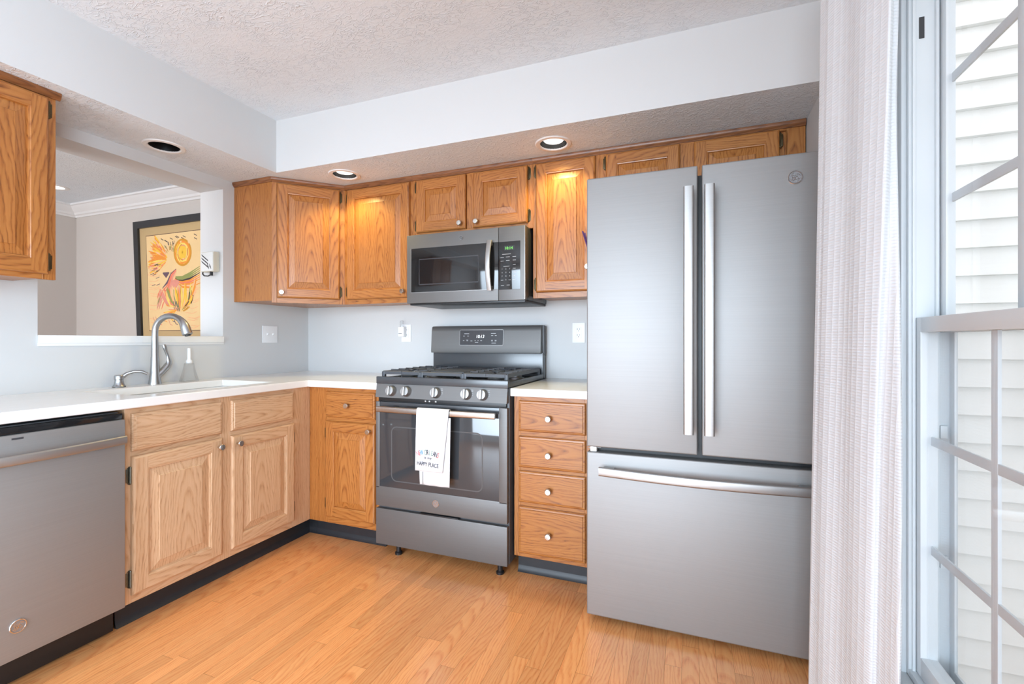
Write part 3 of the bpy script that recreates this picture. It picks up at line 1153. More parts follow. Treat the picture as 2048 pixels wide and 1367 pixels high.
t = thing('sink', 'white undermount sink below the brushed nickel faucet', 'sink', ((sx0 + sx1) / 2, (sy0 + sy1) / 2, HC - TC - 0.001))
m = MB()
hx, hy = (sx1 - sx0) / 2 + 0.004, (sy1 - sy0) / 2 + 0.004
prf = [(0.03, 0.0), (0.0, 0.0), (-0.004, -0.06), (-0.008, -0.16), (-0.03, -0.19), (-0.07, -0.2)]


def rrect(dx, z, r=0.03):
    a, b = hx + dx, hy + dx
    pts = []
    for sx, sy, t0 in ((1, 1, 0), (-1, 1, PI / 2), (-1, -1, PI), (1, -1, 1.5 * PI)):
        for k in range(5):
            an = t0 + k / 4 * PI / 2
            pts.append((sx * (a - r) + r * math.cos(an), sy * (b - r) + r * math.sin(an), z))
    return pts


vs, fs = [], []
for dx, z in prf:
    vs += rrect(dx, z)
n = 20
for j in range(len(prf) - 1):
    for k in range(n):
        fs.append((j * n + k, j * n + (k + 1) % n, (j + 1) * n + (k + 1) % n, (j + 1) * n + k))
fs.append(tuple(range((len(prf) - 1) * n, len(prf) * n)))
m.mesh(vs, fs, SINKW, True)
o = m.build('bowl', t)
sd = o.modifiers.new('wall', 'SOLIDIFY')
sd.thickness = 0.006
sd.offset = -1
m = MB()
m.lathe([(0.0001, -0.198), (0.03, -0.1985), (0.042, -0.196), (0.045, -0.1995)], STEEL)
m.build('drain', t)

# ------------------------------------------------------------------ faucet and soap dispenser
fx, fy = 0.062, -1.117
t = thing('kitchen_faucet', 'brushed nickel gooseneck faucet with side lever behind the sink', 'faucet', (fx, fy, HC))
m = MB()
m.lathe([(0.030, 0.0), (0.0295, 0.006), (0.026, 0.02), (0.0215, 0.06), (0.019, 0.10), (0.0178, 0.142)], NICKEL)
m.build('base', t)
m = MB()
ra = 0.085
pts = [(0, 0, 0.142), (0, 0, 0.2), (0, 0, 0.272)]
for k in range(1, 12):
    a = PI - k / 11 * PI * 0.66
    pts.append((ra + ra * math.cos(a), 0, 0.272 + ra * math.sin(a)))
m.tube(pts, [0.0165, 0.0155] + [0.0145] * (len(pts) - 2), NICKEL, 16)
ang = math.atan2(0.30, 0.95)
m.bm.transform(Matrix.Rotation(ang, 4, 'Z'))
m.build('neck', t)
m = MB()
hp = []
for k in range(8):
    a = PI - (0.655 + 0.255 * k / 7) * PI
    hp.append(Vector((ra + ra * math.cos(a), 0, 0.272 + ra * math.sin(a))))
dd = (hp[-1] - hp[-2]).normalized()
hp += [hp[-1] + dd * 0.018, hp[-1] + dd * 0.036, hp[-1] + dd * 0.041]
m.tube(hp, [0.0148, 0.0155, 0.0165, 0.0178, 0.019, 0.0205, 0.0218, 0.0226, 0.0234, 0.0236, 0.019], NICKEL, 18)
m.tube([hp[-1] - dd * 0.002, hp[-1] + dd * 0.004], 0.014, BLACK, 16)
m.bm.transform(Matrix.Rotation(ang, 4, 'Z'))
m.build('spray_head', t)
m = MB()
m.tube([(0.004, 0.004, 0.035), (0.008, 0.03, 0.062), (0.01, 0.052, 0.088), (0.011, 0.060, 0.100)], [0.017, 0.0165, 0.0165, 0.0155], NICKEL, 16)
m.build('valve_body', t)
m = MB()
m.tube([(0.011, 0.060, 0.099), (0.012, 0.064, 0.115), (0.012, 0.058, 0.145), (0.013, 0.046, 0.175), (0.014, 0.040, 0.195), (0.014, 0.036, 0.206)],
       [0.0165, 0.013, 0.0075, 0.0085, 0.011, 0.007], NICKEL, 14, flat=0.75, up=(1, 0, 0))
m.build('lever', t)

t = thing('soap_dispenser', 'short brushed nickel soap pump set in the worktop left of the faucet', 'soap dispenser', (0.062, -1.282, HC))
m = MB()
m.lathe([(0.026, 0.0), (0.0265, 0.004), (0.021, 0.012), (0.0175, 0.03), (0.0172, 0.036)], NICKEL)
m.lathe([(0.0268, 0.0), (0.0268, 0.0025)], BLACK)
m.build('collar', t)
m = MB()
m.lathe([(0.014, 0.036), (0.0192, 0.038), (0.0198, 0.054), (0.017, 0.0585), (0.0001, 0.06)], NICKEL)
m.build('pump_head', t)
m = MB()
m.tube([(0.006, 0.012, 0.05), (0.016, 0.028, 0.066), (0.03, 0.05, 0.074), (0.045, 0.075, 0.072), (0.056, 0.095, 0.060)], [0.011, 0.0085, 0.0075, 0.0075, 0.006], NICKEL, 12)
m.build('spout', t)

t = thing('clear_bottle', 'clear flared plastic bottle with white nozzle right of the faucet', 'bottle', (0.062, -0.938, HC))
m = MB()
m.lathe([(0.046, 0.0), (0.0465, 0.004), (0.042, 0.02), (0.032, 0.055), (0.026, 0.085), (0.024, 0.10), (0.012, 0.106)], PLASTIC)
m.build('bottle_body', t)
m = MB()
m.lathe([(0.015, 0.100), (0.0155, 0.116), (0.011, 0.121)], PLATE)
m.build('collar', t)
m = MB()
m.lathe([(0.009, 0.119), (0.0085, 0.17), (0.0085, 0.184), (0.0001, 0.187)], PLATE)
m.build('nozzle', t)

# ------------------------------------------------------------------ emblem used on the appliances
def spiral(cx, cy, r0, r1, a0, a1, n=14):
    return [(cx + (r0 + (r1 - r0) * k / n) * math.cos(a0 + (a1 - a0) * k / n), cy + (r0 + (r1 - r0) * k / n) * math.sin(a0 + (a1 - a0) * k / n)) for k in range(n + 1)]


def emblem(parent, loc, R, rot=(0, 0, 0), ring=None, field=None, ink=None, name='badge'):
    ring, field, ink = ring or CHROME, field or plain('badge_field', rgb(150, 150, 152), 0.35, 0.6), ink or CHROME
    m = MB()
    X = Matrix.Rotation(PI / 2, 4, 'X')
    m.lathe([(R, 0.0), (R, 0.0025), (R * 0.95, 0.0038), (R * 0.84, 0.0038), (R * 0.80, 0.0022), (0.0001, 0.0022)], ring, X, 36)
    m.lathe([(R * 0.80, 0.00225), (R * 0.80, 0.0026), (0.0001, 0.0026)], field, X, 36)
    P = lambda u, v, n: (u * R, -n, v * R)
    st = [spiral(-0.20, 0.16, 0.06, 0.30, 0.4, 5.4), spiral(-0.22, -0.22, 0.22, 0.10, 1.2, 6.6), [(0.0, 0.34), (-0.05, 0.05), (-0.02, -0.2), (-0.1, -0.42)],
          spiral(0.26, 0.2, 0.2, 0.10, 0.6, 5.2), spiral(0.24, -0.18, 0.24, 0.12, 2.2, 7.0), [(0.08, 0.04), (0.22, 0.03), (0.36, 0.06)]]
    for s in st:
        m.ribbon(s, 0.075, ink, P, 0.003)
    for a in range(4):
        an = a * PI / 2 + 0.3
        m.ribbon(spiral(0, 0, 0.66, 0.58, an, an + 0.9, 8), 0.06, ink, P, 0.003)
    return m.build(name, parent, loc)


def clampb(v, a, b):
    return max(a, min(b, v))


# ------------------------------------------------------------------ dishwasher
t = thing('dishwasher', 'slate grey dishwasher with a wide bar handle at the left edge', 'dishwasher', (BF, -1.5885, 0), PI / 2)
# local: x towards the back wall, front = -y; the appliance spans x -0.598..0
dwf = -0.045
m = MB()
m.box(-0.596, -0.002, 0.0, 0.56, 0.105, 0.868, BODYG, 0.002)
m.build('body', t)
m = MB()
m.box(-0.597, -0.001, dwf, -0.001, 0.118, 0.842, SLATE, 0.005)
do = m.build('door', t)
m = MB()
m.box(-0.594, -0.004, dwf + 0.012, -0.002, 0.843, 0.866, BLACKG, 0.003)
P = face(0, dwf + 0.012, 0)
for k in range(7):
    m.box(-0.54 + k * 0.03, -0.53 + k * 0.03, dwf + 0.011, dwf + 0.012, 0.853, 0.8555, PRINT)
m.build('control_strip', t)
m = MB()
pts = []
for k in range(21):
    s = -1 + 2 * k / 20
    pts.append((-0.299 + s * 0.283, dwf - 0.030 - 0.022 * (1 - s * s), 0.769))
m.sweep_rect(pts, 0.032, 0.013, STEEL, (0, 0, 1), 0.006)
for s in (-1, 1):
    m.box(-0.299 + s * 0.255 - 0.012, -0.299 + s * 0.255 + 0.012, dwf - 0.036, dwf - 0.0005, 0.758, 0.780, STEEL, 0.004)
m.build('handle', do)
emblem(do, (-0.31, dwf - 0.0002, 0.223), 0.022)
m = MB()
m.box(-0.325, -0.296, dwf - 0.0006, dwf + 0.001, 0.826, 0.832, DGREY, 0.0)
m.build('logo_plate', do)
m = MB()
m.box(-0.596, -0.002, 0.03, 0.04, 0.012, 0.116, BLACK, 0.001)
m.build('kick_plate', t)
for xx in (-0.56, -0.04):
    m = MB()
    m.lathe([(0.018, 0.0), (0.018, 0.012), (0.008, 0.014), (0.008, 0.106)], BLACK, seg=14)
    m.build('foot', t, (xx, 0.1, 0))

# filler base cabinet further along the sink wall carries the worktop beyond the picture
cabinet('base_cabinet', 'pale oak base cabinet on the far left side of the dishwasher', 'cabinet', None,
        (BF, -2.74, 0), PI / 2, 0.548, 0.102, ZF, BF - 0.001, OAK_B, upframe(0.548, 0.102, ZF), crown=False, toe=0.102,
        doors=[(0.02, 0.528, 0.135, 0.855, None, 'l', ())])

# ------------------------------------------------------------------ gas range
rx0, rx1 = 1.114, 1.872
t = thing('gas_range', 'dark slate gas range with five burners between the base cabinets', 'range', ((rx0 + rx1) / 2, -0.64, 0))
RW = (rx1 - rx0) / 2
m = MB()
m.box(-RW + 0.003, RW + 0.0, 0.003, 0.612, 0.065, 0.915, BODYG, 0.003)
m.build('body', t)
m = MB()
m.box(-RW, RW - 0.003, -0.022, 0.0025, 0.062, 0.252, SLATED, 0.004)
m.box(-0.11, 0.115, -0.0215, -0.004, 0.2515, 0.2575, BLACK, 0.001)
m.build('storage_drawer', t)
m = MB()
m.box(-RW, RW - 0.003, -0.022, 0.0025, 0.265, 0.37, SLATED, 0.004)
m.box(-RW, -RW + 0.024, -0.022, 0.0025, 0.36, 0.82, SLATED, 0.003)
m.box(RW - 0.046, RW - 0.003, -0.022, 0.0025, 0.36, 0.82, SLATED, 0.003)
m.box(-RW + 0.02, RW - 0.044, -0.018, 0.0025, 0.79, 0.819, ENAMEL, 0.003)
for a, b in ((-0.27, -0.235), (-0.19, -0.075), (-0.02, 0.10), (0.16, 0.20)):
    m.box(a, b, -0.0188, -0.0165, 0.797, 0.803, BLACK)
od = m.build('oven_door', t)
m = MB()
m.box(-RW + 0.023, RW - 0.045, -0.0205, -0.004, 0.369, 0.792, OVENG, 0.002)
# inner window outline behind the glass
P = face(0, -0.0206, 0)
u0, u1, v0, v1, r = -0.28, 0.245, 0.405, 0.69, 0.03
loop = []
for sx, sy, t0 in ((u1 - r, v1 - r, 0), (u0 + r, v1 - r, PI / 2), (u0 + r, v0 + r, PI), (u1 - r, v0 + r, 1.5 * PI)):
    for k in range(6):
        a = t0 + k / 5 * PI / 2
        loop.append((sx + r * math.cos(a), sy + r * math.sin(a)))
loop.append(loop[0])
m.ribbon(loop, 0.006, OVENIN, P, 0.0002)
m.build('oven_window', od)
m = MB()
pts = [(-RW + 0.036 + k / 16 * (2 * RW - 0.086), -0.060 - 0.010 * math.sin(PI * k / 16), 0.786) for k in range(17)]
m.sweep_rect(pts, 0.031, 0.014, BRONZE, (0, 0, 1), 0.006)
for xx in (-RW + 0.075, RW - 0.09):
    m.box(xx - 0.012, xx + 0.012, -0.062, -0.0175, 0.776, 0.796, BRONZE, 0.004)
m.build('handle', od)
emblem(od, (-0.012, -0.0221, 0.318), 0.0185)
# knob panel (leans back towards the top)
m = MB()
m.prism([(-0.026, 0.843), (-0.014, 0.914), (0.02, 0.914), (0.02, 0.843)], 0, -RW, RW - 0.004, SLATED)
m.box(-RW + 0.01, RW - 0.012, -0.012, 0.02, 0.822, 0.842, BLACK, 0.002)
for xx in (-0.085, -0.062, -0.025):
    m.box(xx, xx + 0.010, -0.0135, -0.010, 0.828, 0.836, STEEL, 0.002)
P = lambda u, v, n: (u, -0.0225 + (v - 0.862) * 0.17 - n, v)
for xx in (1.512, 1.682, 1.772):
    c = xx - (rx0 + rx1) / 2
    for du, dv, ww in ((0, 0.90, 0.012), (0, 0.893, 0.012)):
        m.ribbon([(c - ww / 2, dv), (c + ww / 2, dv)], 0.002, PRINT, P, 0.0012)
    m.ribbon([(c - 0.006, 0.884), (c + 0.006, 0.884), (c + 0.006, 0.875), (c - 0.006, 0.875), (c - 0.006, 0.884)], 0.0012, PRINT, P, 0.0012)
cp = m.build('control_panel', t)
tilt = math.atan2(0.012, 0.071)
for k, xx in enumerate((1.215, 1.307, 1.482, 1.654, 1.742)):
    m = MB()
    X = Matrix.Rotation(PI / 2, 4, 'X')
    m.lathe([(0.0255, 0.0), (0.0255, 0.004), (0.0235, 0.008), (0.0225, 0.020), (0.0205, 0.024), (0.0001, 0.0245)], STEEL, X, 28)
    m.box(-0.0065, 0.0065, -0.037, -0.02, -0.0215, 0.0215, STEEL, 0.0035)
    m.bm.transform(Matrix.Scale(1.1, 4))
    m.build('burner_knob', cp, (xx - (rx0 + rx1) / 2, -0.0205, 0.879)).rotation_euler = (-tilt, 0, 0)
# cooktop: raised rim and sunken deck
m = MB()
m.box(-RW, RW, -0.020, 0.004, 0.9145, 0.953, ENAMEL, 0.005)
m.box(-RW, -RW + 0.016, 0.0, 0.555, 0.9145, 0.945, ENAMEL, 0.004)
m.box(RW - 0.016, RW, 0.0, 0.555, 0.9145, 0.945, ENAMEL, 0.004)
m.box(-RW + 0.01, RW - 0.01, 0.0, 0.56, 0.9145, 0.928, ENAMEL, 0.001)
m.build('cooktop', t)
for cx, cy, r in ((-0.265, 0.12, 0.045), (-0.265, 0.40, 0.036), (0.0, 0.26, 0.04), (0.265, 0.12, 0.05), (0.265, 0.40, 0.034)):
    m = MB()
    m.lathe([(r + 0.014, 0.0), (r + 0.012, 0.007), (r, 0.010), (r - 0.002, 0.018), (r * 0.5, 0.019)], plain('burner_aluminium', rgb(150, 152, 156), 0.35, 0.9), seg=28)
    bo = m.build('burner', t, (cx, cy, 0.9275))
    m = MB()
    m.lathe([(r - 0.004, 0.019), (r - 0.001, 0.022), (r - 0.003, 0.027), (r * 0.6, 0.029), (0.0001, 0.029)], IRON, seg=28)
    m.build('burner_cap', bo)


def grate(x0, x1, y0, y1, cents, solid=False):
    m = MB()
    zt, b = 0.981, 0.0065

    def bar(ax, ay, bx, by, w=b, h=0.014, z=zt):
        d = Vector((bx - ax, by - ay, 0))
        n = d.normalized()
        s = Vector((-n.y, n.x, 0)) * w
        A, B = Vector((ax, ay, 0)), Vector((bx, by, 0))
        vs = []
        for zz, k in ((z - h, 1.0), (z - 0.003, 1.0), (z, 0.6)):
            for p in (A + s * k, B + s * k, B - s * k, A - s * k):
                vs.append((p.x, p.y, zz))
        m.mesh(vs, [(3, 2, 1, 0), (8, 9, 10, 11)] + [(i + 4 * j, (i + 1) % 4 + 4 * j, (i + 1) % 4 + 4 * j + 4, i + 4 * j + 4) for j in (0, 1) for i in range(4)], IRON)
    for a, c, e, d in ((x0, y0, x1, y0), (x0, y1, x1, y1), (x0, y0, x0, y1), (x1, y0, x1, y1)):
        bar(a, c, e, d, 0.008, 0.018)
    for px in (x0, x1):
        for py in (y0, y1):
            m.box(px - 0.009, px + 0.009, py - 0.009, py + 0.009, 0.929, 0.978, IRON, 0.003)
    for cx, cy in cents:
        hw, hh = (x1 - x0) / 2, 0.13
        for a in range(8):
            an = a * PI / 4
            ca, sa = math.cos(an), math.sin(an)
            s = 1 / max(abs(ca) / hw, abs(sa) / hh)
            bar(cx + 0.03 * ca, cy + 0.03 * sa, cx + s * ca, cy + s * sa, 0.005)
    if len(cents) > 1:
        bar(x0, (y0 + y1) / 2, x1, (y0 + y1) / 2, 0.006)
        ny = 7
        for k in range(1, ny):
            yy = y0 + (y1 - y0) * k / ny
            bar(x0 - 0.004, yy, x0 + 0.04, yy, 0.0045, 0.016, zt + 0.005)
            bar(x1 - 0.04, yy, x1 + 0.004, yy, 0.0045, 0.016, zt + 0.005)
    if solid:
        bar(x0, y0 + 0.1, x1, y0 + 0.1)
        bar(x0, y1 - 0.1, x1, y1 - 0.1)
        m.box(x0 + 0.02, x1 - 0.02, y0 + 0.05, y1 - 0.05, 0.974, 0.982, IRON, 0.003)
    return m


for a in ((-RW + 0.022, -0.132, 0.02, 0.525, [(-0.245, 0.14), (-0.245, 0.40)], False), (-0.118, 0.118, 0.02, 0.525, [(0, 0.27)], True), (0.132, RW - 0.022, 0.02, 0.525, [(0.245, 0.14), (0.245, 0.40)], False)):
    grate(*a).build('grate', t)
# backguard
m = MB()
m.box(-RW + 0.012, RW - 0.004, 0.556, 0.612, 0.915, 1.07, ENAMEL, 0.003)
m.box(-RW + 0.013, RW - 0.002, 0.575, 0.612, 1.055, 1.235, BODYG, 0.004)
m.box(-RW + 0.014, RW - 0.008, 0.545, 0.556, 0.93, 0.945, IRON, 0.003)
m.build('backguard_body', t)
m = MB()
pr = [(0.585, 1.236), (0.560, 1.234), (0.552, 1.228), (0.546, 1.20), (0.540, 1.12), (0.537, 1.075), (0.540, 1.066), (0.585, 1.066)]
m.prism(pr, 0, -RW + 0.006, RW - 0.012, SLATED)
bgp = m.build('backguard', t, auto=50)
m = MB()
PB = lambda u, v, n: (u, 0.541 + (v - 1.12) * 0.075 - n, v)
cpx = 1.474 - (rx0 + rx1) / 2
r, u0, u1, v0, v1 = 0.008, cpx - 0.148, cpx + 0.148, 1.114, 1.210
loop = []
for sx, sy, t0 in ((u1 - r, v1 - r, 0), (u0 + r, v1 - r, PI / 2), (u0 + r, v0 + r, PI), (u1 - r, v0 + r, 1.5 * PI)):
    for k in range(5):
        a = t0 + k / 4 * PI / 2
        loop.append((sx + r * math.cos(a), sy + r * math.sin(a)))
vs = [PB(u, v, 0.004) for u, v in loop] + [PB(u, v, -0.003) for u, v in loop]
n = len(loop)
m.mesh(vs, [tuple(range(n))] + [(i, i + n, (i + 1) % n + n, (i + 1) % n) for i in range(n)], DGREY)
m.ribbon(loop + [loop[0]], 0.0016, STEEL, PB, 0.0042)
for u, v, ww in ((-0.10, 1.186, 0.034), (-0.118, 1.172, 0.012), (-0.09, 1.172, 0.012), (0.082, 1.187, 0.032), (0.074, 1.174, 0.014), (0.098, 1.174, 0.012), (-0.12, 1.143, 0.010),
                 (-0.095, 1.147, 0.014), (-0.095, 1.142, 0.009), (-0.066, 1.141, 0.013), (0.001, 1.143, 0.012), (-0.04, 1.143, 0.008), (-0.02, 1.143, 0.006), (0.074, 1.146, 0.012), (0.098, 1.146, 0.012), (0.074, 1.141, 0.010), (0.098, 1.141, 0.012), (0.086, 1.128, 0.03), (-0.03, 1.132, 0.022)):
    m.ribbon([(cpx + u - ww / 2, v), (cpx + u + ww / 2, v)], 0.0028, PRINT, PB, 0.0044)
dsp = m.build('control_display', bgp)
m = MB()
m.text('10:13', 0.026, WHITEL, PB, 0.0046, cpx - 0.006, 1.160, shear=0.14)
m.build('clock', dsp)
for xx, yy in ((-0.27, 0.03), (RW - 0.06, 0.03), (-0.27, 0.56), (0.30, 0.56)):
    m = MB()
    m.lathe([(0.02, 0.0), (0.02, 0.01), (0.013, 0.016), (0.013, 0.067)], BLACK, seg=16)
    m.build('foot', t, (xx, yy, 0))

# ------------------------------------------------------------------ tea towel over the oven handle
hy0 = -0.64 - 0.068
t = thing('tea_towel', 'white tea towel with colourful lettering hung over the oven door handle', 'towel', (1.500, hy0, 0.786))


def drape(mb, path, u0f, u1f, mat, cols=14, wav=0.0, ph=0.0):
    """path: [(y, z)], u0f/u1f: edge positions as functions of path fraction"""
    n = len(path)
    vs = []
    for i, (y, z) in enumerate(path):
        s = i / (n - 1)
        for k in range(cols + 1):
            f = k / cols
            vs.append((u0f(s) + (u1f(s) - u0f(s)) * f, y + wav * s * math.sin(f * 7 + ph) - 0.002 * s * math.sin(f * 15 + s * 3), z))
    c = cols + 1
    fs = [(i * c + k, i * c + k + 1, (i + 1) * c + k + 1, (i + 1) * c + k) for i in range(n - 1) for k in range(cols)]
    mb.mesh(vs, fs, mat, True)


# front layer (over the bar, shorter) and longer back layer behind it, both in front of the door
m = MB()
top = [(0.0085, -0.006), (0.0085, 0.014), (0.005, 0.0185), (0.0, 0.0205), (-0.006, 0.0195), (-0.011, 0.015), (-0.0125, 0.004)]
front = top + [(-0.0135 - 0.0005 * k, -0.01 - k * 0.0200) for k in range(15)]
drape(m, front, lambda s: -0.095 - 0.004 * s, lambda s: 0.086 - 0.045 * max(0, s - 0.3), COTTON, wav=0.0015)
fo = m.build('front_layer', t, auto=60)
sd = fo.modifiers.new('cloth', 'SOLIDIFY')
sd.thickness = 0.0014
m = MB()
zb = -0.01 - 14 * 0.0185
bk = [(-0.008, -0.02 - k * 0.0213) for k in range(17)]
drape(m, bk, lambda s: -0.092 + 0.012 * s, lambda s: 0.094 - 0.008 * s, COTTON, wav=0.001, ph=1)
m.ribbon([(-0.062, -0.296), (-0.062, -0.358)], 0.0014, INK, lambda u, v, n: (u, -0.0095 - n, v), 0.0008)
bo = m.build('back_layer', t, auto=60)
sd = bo.modifiers.new('cloth', 'SOLIDIFY')
sd.thickness = 0.0014
m = MB()
def PT(u, v, n):
    k = (-0.01 - v) / 0.0200
    q = (7 + k) / 21
    f = (u + 0.095 + 0.004 * q) / (0.181 - 0.045 * max(0, q - 0.3) + 0.004 * q)
    return (u, -0.0135 - 0.0005 * k + 0.0015 * q * math.sin(f * 7) - 0.002 * q * math.sin(f * 15 + q * 3) - 0.0028 - n, v)


cols = [INKP, INKR, INKB, None, INKG, INK, INKG, INKG, INK, INK, INKR]
s = 'NEW ORLEANS'
Rr = 0.17
for k, ch in enumerate(s):
    if ch == ' ':
        continue
    a = (k - (len(s) - 1) / 2) * 0.066
    m.text(ch, 0.037, cols[k], PT, 0.0022, -0.026 + Rr * math.sin(a), -0.207 - Rr * (1 - math.cos(a)), -a, 0.53)
m.text('is my', 0.019, INK, PT, 0.0022, -0.026, -0.227, -0.06, 1.1, 0.35)
m.text('HAPPY PLACE', 0.030, INK, PT, 0.0022, -0.026, -0.263, -0.03, 0.68)
m.build('lettering', fo)

# ------------------------------------------------------------------ microwave
mx0, mx1, my = 1.135, 1.868, -0.402
t = thing('microwave', 'dark slate over-the-range microwave below the short two-door cabinet', 'microwave', ((mx0 + mx1) / 2, my, 1.36))
MW = (mx1 - mx0) / 2
H = 1.7575 - 1.36
m = MB()
m.box(-MW + 0.004, MW - 0.002, 0.03, -my - 0.002, 0.004, H, DGREY, 0.002)
m.build('body', t)
m = MB()
for a, b in ((-MW + 0.06, -0.02), (0.02, MW - 0.06)):
    m.box(a, b, 0.06, 0.20, -0.006, 0.004, BODYG, 0.002)
m.box(-MW + 0.01, MW - 0.006, 0.02, -my - 0.01, -0.010, 0.005, BLACK, 0.003)
m.build('vent_base', t)
sx = 1.716 - (mx0 + mx1) / 2
m = MB()
m.box(-MW, sx - 0.0008, 0.0, 0.03, 0.0, H - 0.001, SLATED, 0.004)
md = m.build('door', t)
m = MB()
u0, u1, v0, v1 = -MW + 0.03, sx - 0.001, 0.062, 0.317
m.box(u0, u1, -0.0012, 0.01, v0, v1, BLACKG, 0.001)
P = face(0, -0.0012, 0)
m.ribbon([(u0, v1), (u0, v0), (u1 - 0.03, v0)], 0.0022, STEEL, P, 0.0003)
m.ribbon([(u0 + 0.055, v0 + 0.045), (u0 + 0.055, v1 - 0.065), (sx - 0.12, v1 - 0.065), (sx - 0.12, v0 + 0.045), (u0 + 0.055, v0 + 0.045)], 0.006, DGREY, P, 0.0003)
m.build('door_window', md)
m = MB()
hx = 1.672 - (mx0 + mx1) / 2
pts = [(hx, -0.022 - 0.026 * math.sin(PI * k / 16), 0.055 + 0.27 * k / 16) for k in range(17)]
m.sweep_rect(pts, 0.028, 0.010, STEEL, (1, 0, 0), 0.004)
for z in (0.068, 0.312):
    m.box(hx - 0.008, hx + 0.010, -0.026, -0.0005, z - 0.012, z + 0.012, STEEL, 0.003)
m.build('handle', md)
emblem(md, (1.492 - (mx0 + mx1) / 2, -0.0001, 0.357), 0.011, ring=SLATE, field=DGREY, ink=SLATE)
m = MB()
m.box(sx + 0.0008, MW, 0.0, 0.03, 0.0, H - 0.001, SLATED, 0.004)
m.box(MW - 0.0035, MW + 0.0004, 0.0005, 0.006, 0.003, H - 0.003, STEEL, 0.001)
cp = m.build('control_panel', t)
m = MB()
k0, k1 = sx + 0.002, 1.842 - (mx0 + mx1) / 2
m.box(k0, k1, -0.0012, 0.01, 0.058, 0.316, BLACKG, 0.001)
P = face(0, -0.0012, 0)
cw = k1 - k0
kc = (k0 + k1) / 2
for r, row in enumerate(('123', '456', '789')):
    for c, ch in enumerate(row):
        m.text(ch, 0.010, PRINT, P, 0.0004, k0 + 0.020 + c * 0.022, 0.166 - r * 0.0195)
m.text('0', 0.010, PRINT, P, 0.0004, k0 + 0.042, 0.166 - 3 * 0.0195)
for u, v, ww in ((0.045, 0.248, 0.05), (0.02, 0.231, 0.02), (0.053, 0.233, 0.022), (0.02, 0.212, 0.018), (0.053, 0.214, 0.02), (0.045, 0.183, 0.035), (0.02, 0.109, 0.014), (0.064, 0.109, 0.014), (0.022, 0.08, 0.018), (0.055, 0.082, 0.018),
                 (0.09, 0.233, 0.02), (0.09, 0.214, 0.018), (0.09, 0.19, 0.016), (0.09, 0.170, 0.016), (0.09, 0.150, 0.02), (0.09, 0.130, 0.016), (0.09, 0.110, 0.02)):
    if u + ww / 2 < cw - 0.003:
        m.ribbon([(k0 + u - ww / 2, v), (k0 + u + ww / 2, v)], 0.002, PRINT, P, 0.0004)
kp = m.build('keypad', cp)
m = MB()
cw = k1 - k0
kc = (k0 + k1) / 2
m.box(kc - 0.030, kc + 0.030, -0.0016, 0.0, 0.268, 0.293, BLACK)
m.text('10:14', 0.021, GREENL, P, 0.0008, kc - 0.002, 0.273)
m.build('clock', kp)

# ------------------------------------------------------------------ fridge
fx0, fx1, ff = 2.292, 3.132, -0.85
t = thing('fridge', 'slate grey french-door fridge with freezer drawer beside the curtain', 'fridge', ((fx0 + fx1) / 2, ff, 0))
cx = (fx0 + fx1) / 2
A, B = fx0 - cx, fx1 - cx
m = MB()
m.box(A + 0.006, B - 0.006, 0.075, -ff - 0.03, 0.035, 1.785, BODYG, 0.004)
m.box(A + 0.012, B - 0.012, 0.05, 0.08, 0.03, 1.78, BLACK)
m.build('body', t)
for nm, a, b, hx in (('l', A, 2.7125 - cx, 2.681 - cx), ('r', 2.7275 - cx, B, 2.752 - cx)):
    m = MB()
    m.box(a, b, 0.0, 0.065, 0.714, 1.803, SLATE, 0.006, seg=3)
    d = m.build('door', t)
    m = MB()
    pts = [(hx, -0.052 - 0.012 * math.sin(PI * k / 20), 0.80 + 0.912 * k / 20) for k in range(21)]
    m.sweep_rect(pts, 0.036, 0.016, STEEL, (1, 0, 0), 0.007)
    for z in (0.83, 1.68):
        m.box(hx - 0.012, hx + 0.012, -0.054, -0.0005, z - 0.022, z + 0.022, STEEL, 0.005)
    m.build('handle', d)
    if nm == 'r':
        emblem(d, (3.031 - cx, -0.0002, 1.718), 0.024)
m = MB()
m.box(A, B, 0.0, 0.065, 0.032, 0.693, SLATE, 0.006, seg=3)
d = m.build('freezer_drawer', t)
m = MB()
pts = [(2.350 - cx + k / 20 * 0.745, -0.042 - 0.028 * math.sin(PI * k / 20), 0.629) for k in range(21)]
m.sweep_rect(pts, 0.036, 0.016, STEEL, (0, 0, 1), 0.007)
for xx in (2.385 - cx, 3.06 - cx):
    m.box(xx - 0.022, xx + 0.022, -0.05, -0.0005, 0.617, 0.641, STEEL, 0.005)
m.build('handle', d)
m = MB()
m.box(A + 0.012, A + 0.038, 0.012, 0.045, 0.6935, 0.7135, PLATE, 0.002)
m.tube([(A + 0.004, 0.02, 0.706), (A + 0.055, 0.02, 0.709)], 0.002, STEEL, 8)
m.build('hinge', t)
for xx in (A + 0.05, B - 0.05):
    for yy in (0.1, 0.7):
        m = MB()
        m.lathe([(0.02, 0.0), (0.02, 0.012), (0.012, 0.014), (0.012, 0.04)], BLACK, seg=14)
        m.build('foot', t, (xx, yy, 0))

# pens in a small cup clipped to the fridge's left flank
t = thing('pen_cup', 'small cup with purple pens fixed to the fridge side near the narrow cabinet', 'pen holder', (2.2845, -0.735, 1.488))
m = MB()
m.lathe([(0.011, 0.0), (0.0125, 0.002), (0.0125, 0.07), (0.0112, 0.07), (0.0105, 0.004), (0.0001, 0.004)], PLATE, seg=20)
m.build('cup', t)
for k, (dx, mat) in enumerate(((-0.032, PURPLE), (-0.026, MAUVE))):
    m = MB()
    m.tube([(0.004 - k * 0.004, 0.004 * k, 0.006), (dx * 0.5, -0.005 + k * 0.01, 0.075), (dx, -0.012 + k * 0.016, 0.128 - k * 0.004)], [0.004, 0.004, 0.0035], mat, 8)
    m.build('pen', t)

